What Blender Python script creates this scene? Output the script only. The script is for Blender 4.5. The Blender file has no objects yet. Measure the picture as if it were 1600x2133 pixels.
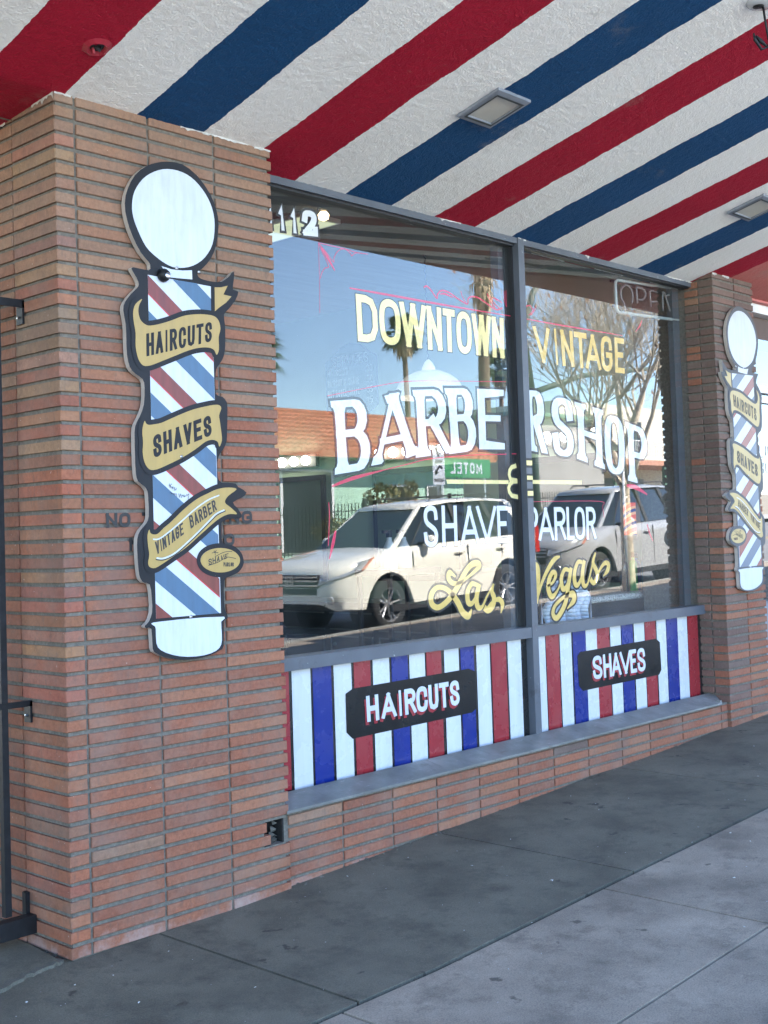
import bpy, bmesh, math, random
from mathutils import Vector, Matrix
random.seed(7)
R = math.radians
sc = bpy.context.scene
col = sc.collection

# ------------------------------------------------------------------ camera
cam_data = bpy.data.cameras.new('camera')
cam = bpy.data.objects.new('camera', cam_data)
col.objects.link(cam)
cam_data.sensor_fit = 'VERTICAL'
cam_data.sensor_height = 36.0
cam_data.lens = 36.0 * 2530.37 / 2133.0
cam_data.shift_x = 138.04 / 2133.0
cam_data.shift_y = -54.70 / 2133.0
cam_data.clip_start = 0.05
cam_data.clip_end = 1500
CAM_M = [[0.7081701,-0.0076216,-0.7060007,-2.4151021],[-0.7053993,-0.0502896,-0.7070239,-3.7101796],[-0.0301158,0.9987056,-0.0409899,1.4654703],[0.0000000,0.0000000,0.0000000,1.0000000]]
cam.matrix_world = Matrix(CAM_M)
sc.camera = cam

# ------------------------------------------------------------------ sky, sun, exposure
SUN = Vector((0.42, 0.965, 1.0)).normalized()
world = bpy.data.worlds.new('World')
sc.world = world
world.use_nodes = True
wn = world.node_tree
sky = wn.nodes.new('ShaderNodeTexSky')
sky.sky_type = 'NISHITA'
sky.sun_disc = False
sky.sun_elevation = math.asin(SUN.z)
sky.sun_rotation = math.atan2(SUN.x, SUN.y)
sky.air_density = 0.9
sky.dust_density = 0.15
sky.ozone_density = 3.0
bg = wn.nodes['Background']
bg.inputs[1].default_value = 0.14
wn.links.new(sky.outputs[0], bg.inputs[0])
sun_data = bpy.data.lights.new('sun', 'SUN')
sun_data.energy = 5.0
sun_data.angle = R(0.53)
sun_data.color = (1.0, 0.94, 0.85)
sun = bpy.data.objects.new('sun', sun_data)
col.objects.link(sun)
sun.rotation_euler = SUN.to_track_quat('Z', 'Y').to_euler()
sun.location = (0, 6, 12)
sc.view_settings.view_transform = 'Standard'
sc.view_settings.look = 'None'
sc.view_settings.exposure = 3.08
sc.view_settings.gamma = 1.0
sc.cycles.use_denoising = True
sc.cycles.max_bounces = 10
sc.cycles.transparent_max_bounces = 24
sc.cycles.glossy_bounces = 5
sc.cycles.sample_clamp_indirect = 6.0
sc.cycles.caustics_reflective = False
sc.cycles.caustics_refractive = False

# ------------------------------------------------------------------ materials
def nodes(name):
    m = bpy.data.materials.new(name)
    m.use_nodes = True
    nt = m.node_tree
    return m, nt, nt.nodes['Principled BSDF']

def N(nt, kind, **kw):
    n = nt.nodes.new('ShaderNode' + kind)
    for k, v in kw.items():
        if k in n.inputs.keys() if isinstance(k, str) else False:
            n.inputs[k].default_value = v
        else:
            setattr(n, k, v)
    return n

def ramp(nt, src, stops):
    r = nt.nodes.new('ShaderNodeValToRGB')
    e = r.color_ramp.elements
    while len(e) < len(stops): e.new(0.5)
    for i, (p, c) in enumerate(stops):
        e[i].position = p
        e[i].color = (c[0], c[1], c[2], 1) if isinstance(c, (tuple, list)) else (c, c, c, 1)
    nt.links.new(src, r.inputs[0])
    return r.outputs[0]

def mixc(nt, a, b, fac, mode='MIX'):
    n = nt.nodes.new('ShaderNodeMix')
    n.data_type = 'RGBA'
    n.blend_type = mode
    for sock, v in ((n.inputs[0], fac), (n.inputs[6], a), (n.inputs[7], b)):
        if hasattr(v, 'is_linked') or hasattr(v, 'links'):
            nt.links.new(v, sock)
        elif isinstance(v, (tuple, list)):
            sock.default_value = (v[0], v[1], v[2], 1)
        else:
            sock.default_value = v
    return n.outputs[2]

def coords(nt, scale=(1, 1, 1)):
    t = nt.nodes.new('ShaderNodeTexCoord')
    mp = nt.nodes.new('ShaderNodeMapping')
    mp.inputs['Scale'].default_value = scale
    nt.links.new(t.outputs['Object'], mp.inputs[0])
    return mp.outputs[0]

def noise(nt, vec, scale, detail=4, rough=0.55):
    n = nt.nodes.new('ShaderNodeTexNoise')
    n.inputs['Scale'].default_value = scale
    n.inputs['Detail'].default_value = detail
    n.inputs['Roughness'].default_value = rough
    if vec is not None: nt.links.new(vec, n.inputs['Vector'])
    return n.outputs['Fac']

def bump(nt, bsdf, h, strength, dist):
    b = nt.nodes.new('ShaderNodeBump')
    b.inputs['Strength'].default_value = strength
    b.inputs['Distance'].default_value = dist
    nt.links.new(h, b.inputs['Height'])
    nt.links.new(b.outputs[0], bsdf.inputs['Normal'])

def plain(name, c, rough=0.5, metal=0.0, var=0.12, nscale=12, bumpd=0.0, coat=0.0, spec=None, stretch=(1, 1, 1)):
    """a colour with slight mottling of its own and optional grain"""
    m, nt, b = nodes(name)
    v = coords(nt, stretch)
    f = noise(nt, v, nscale, 5)
    lo = tuple(x * (1 - var) for x in c); hi = tuple(min(1, x * (1 + var)) for x in c)
    nt.links.new(ramp(nt, f, [(0.3, lo), (0.7, hi)]), b.inputs['Base Color'])
    b.inputs['Roughness'].default_value = rough
    b.inputs['Metallic'].default_value = metal
    if coat:
        b.inputs['Coat Weight'].default_value = coat
        b.inputs['Coat Roughness'].default_value = 0.04
    if spec is not None: b.inputs['Specular IOR Level'].default_value = spec
    if bumpd: bump(nt, b, noise(nt, v, nscale * 8, 3), 0.6, bumpd)
    return m

def emit(name, c, s):
    m, nt, b = nodes(name)
    b.inputs['Base Color'].default_value = (*c, 1)
    b.inputs['Emission Color'].default_value = (*c, 1)
    b.inputs['Emission Strength'].default_value = s
    return m

def brick_mat():
    m, nt, b = nodes('brick')
    a = nt.nodes.new('ShaderNodeVertexColor'); a.layer_name = 'Col'
    v = coords(nt)
    vs = coords(nt, (1, 1, 0.25))
    c = mixc(nt, a.outputs[0], ramp(nt, noise(nt, v, 55, 6, .75), [(.3, .34), (.5, .5), (.7, .66)]), 0.75, 'OVERLAY')
    # rough vertical wire-cut streaks and pale chips
    c = mixc(nt, c, (0.11, 0.08, 0.065), ramp(nt, noise(nt, coords(nt, (1, 1, .35)), 45, 5, .65), [(.56, 0.), (.72, .5)]))
    c = mixc(nt, c, (0.62, 0.5, 0.44), ramp(nt, noise(nt, v, 95, 2, .5), [(.735, 0.), (.76, .6)]))
    c = mixc(nt, c, (0.26, 0.19, 0.15), ramp(nt, noise(nt, v, 4.5, 4, .6), [(.45, 0.), (.7, .4)]))
    sp_ = nt.nodes.new('ShaderNodeSeparateXYZ'); nt.links.new(v, sp_.inputs[0])
    lo_ = nt.nodes.new('ShaderNodeMath'); lo_.operation = 'MULTIPLY_ADD'; nt.links.new(noise(nt, v, 6, 6, .7), lo_.inputs[0]); lo_.inputs[1].default_value = .42; nt.links.new(sp_.outputs[2], lo_.inputs[2])
    c = mixc(nt, c, (.50, .44, .42), ramp(nt, lo_.outputs[0], [(.12, .55), (.25, 0.)]))      # salts risen at the foot
    c = mixc(nt, c, (.17, .105, .085), ramp(nt, noise(nt, coords(nt, (1, 1, .6)), 2.1, 6, .7), [(.53, 0.), (.68, .55)]))
    nt.links.new(c, b.inputs['Base Color'])
    b.inputs['Roughness'].default_value = 0.85
    b.inputs['Specular IOR Level'].default_value = 0.3
    bump(nt, b, noise(nt, v, 170, 5, .7), 0.5, 0.0025)
    return m

def mortar_mat(name, c):
    m, nt, b = nodes(name)
    v = coords(nt)
    f = noise(nt, v, 60, 5, .65)
    nt.links.new(ramp(nt, f, [(.25, tuple(x * .55 for x in c)), (.55, c), (.8, tuple(x * 1.5 for x in c))]), b.inputs['Base Color'])
    b.inputs['Roughness'].default_value = 0.95
    bump(nt, b, noise(nt, v, 260, 4, .7), 0.7, 0.003)
    return m

def soffit_mat():
    """stucco soffit painted in bands one brick wide: red, white, blue, white"""
    m, nt, b = nodes('painted_stucco')
    tc = nt.nodes.new('ShaderNodeTexCoord')
    sep = nt.nodes.new('ShaderNodeSeparateXYZ')
    nt.links.new(tc.outputs['Object'], sep.inputs[0])
    v = tc.outputs['Object']
    wob = noise(nt, v, 2.4, 9, .74)
    m0 = nt.nodes.new('ShaderNodeMath'); m0.operation = 'MULTIPLY_ADD'
    nt.links.new(wob, m0.inputs[0]); m0.inputs[1].default_value = 0.046; m0.inputs[2].default_value = -0.023 + 0.285
    m1 = nt.nodes.new('ShaderNodeMath'); m1.operation = 'ADD'
    nt.links.new(sep.outputs[0], m1.inputs[0]); nt.links.new(m0.outputs[0], m1.inputs[1])
    m2 = nt.nodes.new('ShaderNodeMath'); m2.operation = 'DIVIDE'
    nt.links.new(m1.outputs[0], m2.inputs[0]); m2.inputs[1].default_value = 1.3105
    m3 = nt.nodes.new('ShaderNodeMath'); m3.operation = 'FRACT'
    nt.links.new(m2.outputs[0], m3.inputs[0])
    W = (0.88, 0.87, 0.85); RD = (0.36, 0.008, 0.030); BL = (0.009, 0.062, 0.165)
    r = nt.nodes.new('ShaderNodeValToRGB'); r.color_ramp.interpolation = 'CONSTANT'
    e = r.color_ramp.elements
    while len(e) < 4: e.new(.5)
    for i, (p, c) in enumerate(((0, RD), (.25, W), (.5, BL), (.75, W))):
        e[i].position = p; e[i].color = (*c, 1)
    nt.links.new(m3.outputs[0], r.inputs[0])
    # past the last red band the soffit is painted salmon
    gt = nt.nodes.new('ShaderNodeMath'); gt.operation = 'GREATER_THAN'
    nt.links.new(m1.outputs[0], gt.inputs[0]); gt.inputs[1].default_value = 5.235 + 0.285
    c = mixc(nt, r.outputs[0], (0.55, 0.17, 0.15), gt.outputs[0])
    big = noise(nt, v, 1.6, 8, .72)
    c = mixc(nt, c, ramp(nt, big, [(.3, .40), (.7, .56)]), .7, 'OVERLAY')
    c = mixc(nt, c, (.30, .27, .23), ramp(nt, noise(nt, v, 2.7, 7, .7), [(.60, 0.), (.78, .45)]))
    c = mixc(nt, c, (.88, .88, .87), ramp(nt, noise(nt, v, 130, 2, .5), [(.75, 0.), (.79, .2)]))
    nt.links.new(c, b.inputs['Base Color'])
    b.inputs['Specular IOR Level'].default_value = 0.2
    b.inputs['Roughness'].default_value = 0.7
    vo = nt.nodes.new('ShaderNodeTexVoronoi'); vo.inputs['Scale'].default_value = 120
    nt.links.new(v, vo.inputs['Vector'])
    h = mixc(nt, vo.outputs['Distance'], noise(nt, v, 105, 5, .7), .6)
    bump(nt, b, h, .55, 0.008)
    return m

def glass_mat(name, ior=2.12, tint=(.92, .95, .94), dusty=False):
    """one face of a pane: mirror share by Fresnel, the rest tinted clear"""
    m, nt, b = nodes(name)
    nt.nodes.remove(b)
    out = nt.nodes['Material Output']
    tr = nt.nodes.new('ShaderNodeBsdfTransparent'); tr.inputs[0].default_value = (*tint, 1)
    gl = nt.nodes.new('ShaderNodeBsdfGlossy'); gl.inputs['Roughness'].default_value = 0.0
    gl.inputs['Color'].default_value = (1, 1, 1, 1)
    fr = nt.nodes.new('ShaderNodeFresnel'); geo = nt.nodes.new('ShaderNodeNewGeometry')
    mi_ = nt.nodes.new('ShaderNodeMath'); mi_.operation = 'MULTIPLY_ADD'      # same mirror share from both sides of the thin pane
    nt.links.new(geo.outputs['Backfacing'], mi_.inputs[0]); mi_.inputs[1].default_value = 1 / ior - ior; mi_.inputs[2].default_value = ior
    nt.links.new(mi_.outputs[0], fr.inputs[0])
    mx = nt.nodes.new('ShaderNodeMixShader')
    nt.links.new(fr.outputs[0], mx.inputs[0]); nt.links.new(tr.outputs[0], mx.inputs[1]); nt.links.new(gl.outputs[0], mx.inputs[2])
    last = mx.outputs[0]
    if dusty:                                   # dust film, wipe marks and specks on the outer face
        df = nt.nodes.new('ShaderNodeBsdfDiffuse'); df.inputs[0].default_value = (.7, .7, .68, 1)
        m2 = nt.nodes.new('ShaderNodeMixShader')
        film = ramp(nt, noise(nt, coords(nt, (1, 1, .35)), 3, 6, .65), [(.45, .004), (.75, .035)])
        speck = ramp(nt, noise(nt, coords(nt), 120, 1, .4), [(.77, 0.), (.79, .35)])
        ad = nt.nodes.new('ShaderNodeMath'); ad.operation = 'ADD'; ad.use_clamp = True
        nt.links.new(film, ad.inputs[0]); nt.links.new(speck, ad.inputs[1])
        nt.links.new(ad.outputs[0], m2.inputs[0]); nt.links.new(last, m2.inputs[1]); nt.links.new(df.outputs[0], m2.inputs[2])
        last = m2.outputs[0]
    nt.links.new(last, out.inputs[0])
    return m

def concrete(name, c, spots=.5):
    m, nt, b = nodes(name)
    v = coords(nt)
    f = noise(nt, v, 2.3, 7, .62)
    base = ramp(nt, f, [(.3, tuple(x * .58 for x in c)), (.5, c), (.7, tuple(x * 1.32 for x in c))])
    # gum spots, dirt and a few pale flecks
    vo = nt.nodes.new('ShaderNodeTexVoronoi'); vo.inputs['Scale'].default_value = 5.5
    wv = nt.nodes.new('ShaderNodeVectorMath'); wv.operation = 'ADD'
    nz = nt.nodes.new('ShaderNodeTexNoise'); nz.inputs['Scale'].default_value = 20; nz.inputs['Detail'].default_value = 3
    nt.links.new(v, nz.inputs['Vector'])
    sc_ = nt.nodes.new('ShaderNodeVectorMath'); sc_.operation = 'SCALE'; sc_.inputs['Scale'].default_value = .12
    nt.links.new(nz.outputs['Color'], sc_.inputs[0])
    nt.links.new(v, wv.inputs[0]); nt.links.new(sc_.outputs[0], wv.inputs[1])
    nt.links.new(wv.outputs[0], vo.inputs['Vector'])
    dark = ramp(nt, vo.outputs['Distance'], [(.09, spots), (.15, 0.)])
    gate = ramp(nt, vo.outputs['Color'], [(.40, 0.), (.46, 1.)])
    mm = nt.nodes.new('ShaderNodeMath'); mm.operation = 'MULTIPLY'
    nt.links.new(dark, mm.inputs[0]); nt.links.new(gate, mm.inputs[1])
    cc = mixc(nt, base, tuple(x * .35 for x in c), mm.outputs[0])
    cc = mixc(nt, cc, tuple(x * .5 for x in c), ramp(nt, noise(nt, v, 5.5, 8, .74), [(.50, 0.), (.66, .75)]))
    cc = mixc(nt, cc, (.5, .5, .5), ramp(nt, noise(nt, v, 60, 2, .5), [(.765, 0.), (.785, .75)]))
    agg = noise(nt, v, 210, 3, .6)
    cc = mixc(nt, cc, ramp(nt, agg, [(.3, .28), (.7, .70)]), .7, 'OVERLAY')
    nt.links.new(cc, b.inputs['Base Color'])
    b.inputs['Roughness'].default_value = 0.8
    bump(nt, b, noise(nt, v, 140, 5, .7), .5, .002)
    return m

M = {}
M['brick'] = brick_mat()
M['mortar'] = mortar_mat('mortar', (0.155, 0.138, 0.115))
M['soffit'] = soffit_mat()
m, nt, b = nodes('frame_paint')
v = coords(nt)
c = ramp(nt, noise(nt, v, 4, 7, .65), [(.3, (.072, .082, .10)), (.7, (.102, .115, .138))])
c = mixc(nt, c, (.45, .45, .44), ramp(nt, noise(nt, v, 38, 4, .6), [(.70, 0.), (.73, .75)]))
c = mixc(nt, c, (.035, .036, .04), ramp(nt, noise(nt, coords(nt, (1, 1, 1)), 11, 6, .7), [(.60, 0.), (.70, .5)]))
nt.links.new(c, b.inputs['Base Color']); b.inputs['Roughness'].default_value = .42
bump(nt, b, noise(nt, v, 60, 4), .4, .0008)
M['frame'] = m
M['caulk'] = plain('white_caulk', (.75, .75, .73), .7)
M['gasket'] = plain('black_gasket', (.012, .012, .014), .5)
M['glass'] = glass_mat('window_glass_outer', 1.47, (.985, .99, .99), True)
M['glass_in'] = glass_mat('window_glass_inner', 1.62, (.93, .96, .95))
M['sill'] = None
m, nt, b = nodes('galvanised_sill')
v = coords(nt, (1, 1, 3))
c = ramp(nt, noise(nt, v, 3.5, 7, .65), [(.3, (.10, .098, .09)), (.55, (.18, .182, .175)), (.75, (.30, .30, .29))])
c = mixc(nt, c, (.10, .07, .05), ramp(nt, noise(nt, v, 9, 4, .6), [(.64, 0.), (.75, .7)]))
c = mixc(nt, c, (.50, .50, .48), ramp(nt, noise(nt, coords(nt, (3, 9, 3)), 7, 8, .78), [(.60, 0.), (.68, .6)]))
c = mixc(nt, c, (.07, .065, .06), ramp(nt, noise(nt, coords(nt, (8, 1, 3)), 4, 7, .75), [(.57, 0.), (.68, .6)]))
nt.links.new(c, b.inputs['Base Color']); b.inputs['Roughness'].default_value = .5; b.inputs['Metallic'].default_value = .0
bump(nt, b, noise(nt, v, 30, 5), .4, .002)
M['sill'] = m
def panel_paint(name, c):
    m, nt, b = nodes(name)
    k = .78
    c = tuple(x * k for x in c)
    f = noise(nt, coords(nt, (7, 1, .5)), 3, 6, .65)
    col_ = ramp(nt, f, [(.3, tuple(x * .93 for x in c)), (.7, tuple(min(1, x * 1.05) for x in c))])
    col_ = mixc(nt, col_, (.10, .09, .08), ramp(nt, noise(nt, coords(nt), 60, 3, .6), [(.735, 0.), (.77, .7)]))
    col_ = mixc(nt, col_, (.30, .29, .28), ramp(nt, noise(nt, coords(nt, (2, 1, .8)), 4, 7, .72), [(.60, 0.), (.76, .10)]))
    nt.links.new(col_, b.inputs['Base Color'])
    nt.links.new(ramp(nt, noise(nt, coords(nt), 9, 5, .6), [(.3, .16), (.7, .38)]), b.inputs['Roughness'])
    b.inputs['Coat Weight'].default_value = .6; b.inputs['Coat Roughness'].default_value = .05
    return m
M['p_white'] = panel_paint('panel_white', (.72, .76, .80))
M['p_red'] = panel_paint('panel_red', (.36, .03, .04))
M['p_blue'] = panel_paint('panel_blue', (.008, .028, .24))
M['p_black'] = panel_paint('panel_black', (.012, .013, .015))
M['plaque'] = plain('plaque_black', (.012, .013, .014), .25, var=.5, nscale=6, spec=.35)
M['s_black'] = plain('sign_black', (.017, .018, .022), .5, var=.25, nscale=3, spec=.2)
def brushed(name, c, amt=.12):
    m, nt, b = nodes(name)
    f = noise(nt, coords(nt, (14, 1, 2.2)), 2.2, 7, .68)
    col_ = ramp(nt, f, [(.3, tuple(x * (1 - amt) for x in c)), (.65, tuple(min(1, x * (1 + amt * .4)) for x in c))])
    col_ = mixc(nt, col_, (.20, .18, .17), ramp(nt, noise(nt, coords(nt), 75, 3, .6), [(.735, 0.), (.77, .6)]))
    col_ = mixc(nt, col_, tuple(x * .72 for x in c), ramp(nt, noise(nt, coords(nt), 5, 7, .72), [(.55, 0.), (.75, .5)]))
    nt.links.new(col_, b.inputs['Base Color'])
    nt.links.new(ramp(nt, f, [(.3, .3), (.7, .5)]), b.inputs['Roughness'])
    return m
M['s_white'] = brushed('sign_white', (.545, .58, .64), .14)
M['s_red'] = brushed('sign_red', (.19, .034, .030), .35)
M['s_redline'] = plain('sign_redline', (.6, .03, .03), .4)
M['s_blue'] = brushed('sign_blue', (.052, .122, .215), .16)
M['s_gold'] = brushed('sign_gold', (.40, .265, .078), .12)
M['s_ink'] = plain('sign_ink', (.02, .018, .02), .5)
M['s_edge'] = plain('sign_edge', (.42, .38, .34), .7)
M['f_black'] = plain('faded_black', (.085, .087, .096), .6, var=.15, nscale=4)
M['f_white'] = brushed('faded_white', (.55, .58, .63), .12)
M['f_red'] = brushed('faded_red', (.30, .10, .085), .25)
M['f_redline'] = plain('faded_redline', (.36, .12, .10), .5)
M['f_blue'] = brushed('faded_blue', (.13, .165, .23), .2)
M['f_gold'] = brushed('faded_gold', (.46, .33, .13), .15)
M['f_ink'] = plain('faded_ink', (.11, .095, .075), .6)
M['steel'] = plain('steel', (.55, .55, .56), .3, metal=1.)
def gold_leaf(name, c, metal):
    m, nt, b = nodes(name)
    v = coords(nt)
    nt.links.new(ramp(nt, noise(nt, v, 22, 6, .7), [(.3, tuple(x * .80 for x in c)), (.5, c), (.8, tuple(min(1, x * 1.1) for x in c))]), b.inputs['Base Color'])
    b.inputs['Metallic'].default_value = metal; b.inputs['Roughness'].default_value = .5
    return m
M['l_gold'] = gold_leaf('leaf_pale_gold', (.80, .66, .28), .0)
M['l_gold2'] = gold_leaf('leaf_gold', (.70, .47, .12), .0)
M['l_white'] = gold_leaf('letter_silver_white', (.67, .69, .70), .0)
M['l_white2'] = plain('letter_white', (.68, .69, .70), .5, var=.04)
M['l_black'] = plain('letter_black', (.01, .01, .012), .5)
M['l_red'] = plain('letter_red', (.55, .012, .06), .5)
M['black_iron'] = plain('black_iron', (.010, .0105, .013), .5, var=.4, nscale=30, bumpd=.0005, spec=.3)
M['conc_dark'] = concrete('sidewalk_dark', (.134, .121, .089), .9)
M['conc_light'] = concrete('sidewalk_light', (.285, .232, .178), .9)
M['chipped'] = concrete('chipped_edge', (.115, .107, .085), .6)
M['conc_edge'] = concrete('slab_edge', (.30, .29, .25), .5)
M['groove'] = mortar_mat('joint_dirt_hole_shade', (.014, .013, .012))  # dirt in the joints; also the painted shade inside the pillar's hole
M['dirt'] = mortar_mat('dirt', (.07, .065, .055))
m, nt, b = nodes('asphalt')
v = coords(nt)
nt.links.new(ramp(nt, noise(nt, v, 1.2, 8, .7), [(.3, .13), (.7, .20)]), b.inputs['Base Color'])
b.inputs['Roughness'].default_value = .9; bump(nt, b, noise(nt, v, 120, 3), .5, .004)
M['asphalt'] = m

# ------------------------------------------------------------------ mesh helpers
class MB:
    def __init__(self):
        self.v = []; self.f = []; self.m = []; self.c = []; self.mats = []
    def mi(self, mat):
        if mat not in self.mats: self.mats.append(mat)
        return self.mats.index(mat)
    def face(self, pts, mat, c=None):
        i = len(self.v); self.v += [tuple(p) for p in pts]
        self.f.append(tuple(range(i, i + len(pts)))); self.m.append(self.mi(mat)); self.c.append(c)
    def mesh(self, vs, fs, mat, c=None):
        i = len(self.v); self.v += [tuple(p) for p in vs]; k = self.mi(mat)
        for f in fs:
            self.f.append(tuple(a + i for a in f)); self.m.append(k); self.c.append(c)
    def box(self, a, b, mat, c=None):
        (x0, y0, z0), (x1, y1, z1) = a, b
        self.mesh([(x0, y0, z0), (x1, y0, z0), (x1, y1, z0), (x0, y1, z0), (x0, y0, z1), (x1, y0, z1), (x1, y1, z1), (x0, y1, z1)],
                  [(0, 3, 2, 1), (4, 5, 6, 7), (0, 1, 5, 4), (1, 2, 6, 5), (2, 3, 7, 6), (3, 0, 4, 7)], mat, c)
    def prism(self, poly, y0, y1, mat, side=None):
        """polygon in X,Z given a thickness from y0 (front) to y1"""
        n = len(poly)
        a = sum(poly[i][0] * poly[(i + 1) % n][1] - poly[(i + 1) % n][0] * poly[i][1] for i in range(n))
        if a < 0: poly = poly[::-1]
        self.face([(p[0], y0, p[1]) for p in poly], mat)
        self.face([(p[0], y1, p[1]) for p in poly[::-1]], side or mat)
        for i in range(n):
            p, q = poly[i], poly[(i + 1) % n]
            self.face([(p[0], y0, p[1]), (p[0], y1, p[1]), (q[0], y1, q[1]), (q[0], y0, q[1])], side or mat)
    def sheet(self, poly, y, mat):
        n = len(poly)
        a = sum(poly[i][0] * poly[(i + 1) % n][1] - poly[(i + 1) % n][0] * poly[i][1] for i in range(n))
        if a < 0: poly = poly[::-1]
        self.face([(p[0], y, p[1]) for p in poly], mat)
    def tube(self, pts, rad, mat, n=8, c=None, cap=True):
        pts = [Vector(p) for p in pts]
        if not isinstance(rad, (list, tuple)): rad = [rad] * len(pts)
        vs = []; prev = None
        for i, p in enumerate(pts):
            d = (pts[min(i + 1, len(pts) - 1)] - pts[max(i - 1, 0)])
            if d.length < 1e-9: d = Vector((0, 0, 1))
            d.normalize()
            if prev is None:
                u = d.orthogonal().normalized()
            else:
                u = (prev - d * prev.dot(d))
                u = u.normalized() if u.length > 1e-6 else d.orthogonal().normalized()
            prev = u; w = d.cross(u)
            for k in range(n):
                a = 2 * math.pi * k / n
                vs.append(p + (u * math.cos(a) + w * math.sin(a)) * rad[i])
        fs = []
        for i in range(len(pts) - 1):
            for k in range(n):
                a = i * n + k; b_ = i * n + (k + 1) % n
                fs.append((a, b_, b_ + n, a + n))
        if cap:
            fs.append(tuple(range(n))[::-1]); fs.append(tuple(range((len(pts) - 1) * n, len(pts) * n)))
        self.mesh(vs, fs, mat, c)
    def lathe(self, prof, center, mat, n=24, axis='Z'):
        vs = []; cx, cy, cz = center
        for r, h in prof:
            for k in range(n):
                a = 2 * math.pi * k / n
                if axis == 'Z': vs.append((cx + r * math.cos(a), cy + r * math.sin(a), cz + h))
                elif axis == 'Y': vs.append((cx + r * math.cos(a), cy + h, cz + r * math.sin(a)))
                else: vs.append((cx + h, cy + r * math.cos(a), cz + r * math.sin(a)))
        fs = []
        for i in range(len(prof) - 1):
            for k in range(n):
                a = i * n + k; b_ = i * n + (k + 1) % n
                fs.append((a, b_, b_ + n, a + n))
        self.mesh(vs, fs, mat)
    def build(self, name, parent=None, smooth=False, loc=None):
        me = bpy.data.meshes.new(name)
        me.from_pydata(self.v, [], self.f)
        for m_ in self.mats: me.materials.append(m_)
        me.polygons.foreach_set('material_index', self.m)
        if any(c is not None for c in self.c):
            at = me.color_attributes.new('Col', 'FLOAT_COLOR', 'CORNER')
            d = []
            for p, c in zip(me.polygons, self.c):
                c = c or (.3, .3, .3)
                d += [c[0], c[1], c[2], 1.0] * p.loop_total
            at.data.foreach_set('color', d)
        if smooth: me.polygons.foreach_set('use_smooth', [True] * len(me.polygons))
        me.update()
        o = bpy.data.objects.new(name, me)
        col.objects.link(o)
        if parent is not None:
            o.parent = parent
            pl = parent.matrix_world if False else None
        return o

def thing(name, label, cat, loc=(0, 0, 0), group=None):
    o = bpy.data.objects.new(name, None); col.objects.link(o)
    o.location = loc; o.empty_display_size = .1
    o['label'] = label; o['category'] = cat
    if group: o['group'] = group
    return o
def tag(o, label, cat, group=None):
    o['label'] = label; o['category'] = cat
    if group: o['group'] = group
    return o
def structure(o):
    o['kind'] = 'structure'; return o
def put(mb, name, root, smooth=False, parent=None):
    """build in world coordinates, hang under root (whose base is at root.location) or under a part of it"""
    base = Vector(root.location)
    mb.v = [tuple(Vector(p) - base) for p in mb.v]
    return mb.build(name, parent if parent is not None else root, smooth)

def gz(x):
    """height of the sloping pavement along the street"""
    return 0.038 * (x - .75) if x > .75 else .008 * (x - .75)
def soff(x, y):
    """underside of the canopy: rises outwards"""
    if y <= 0: return 3.1 - .25 * y
    return 3.1 - (.08 if x < .03 else .25) * y
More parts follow.
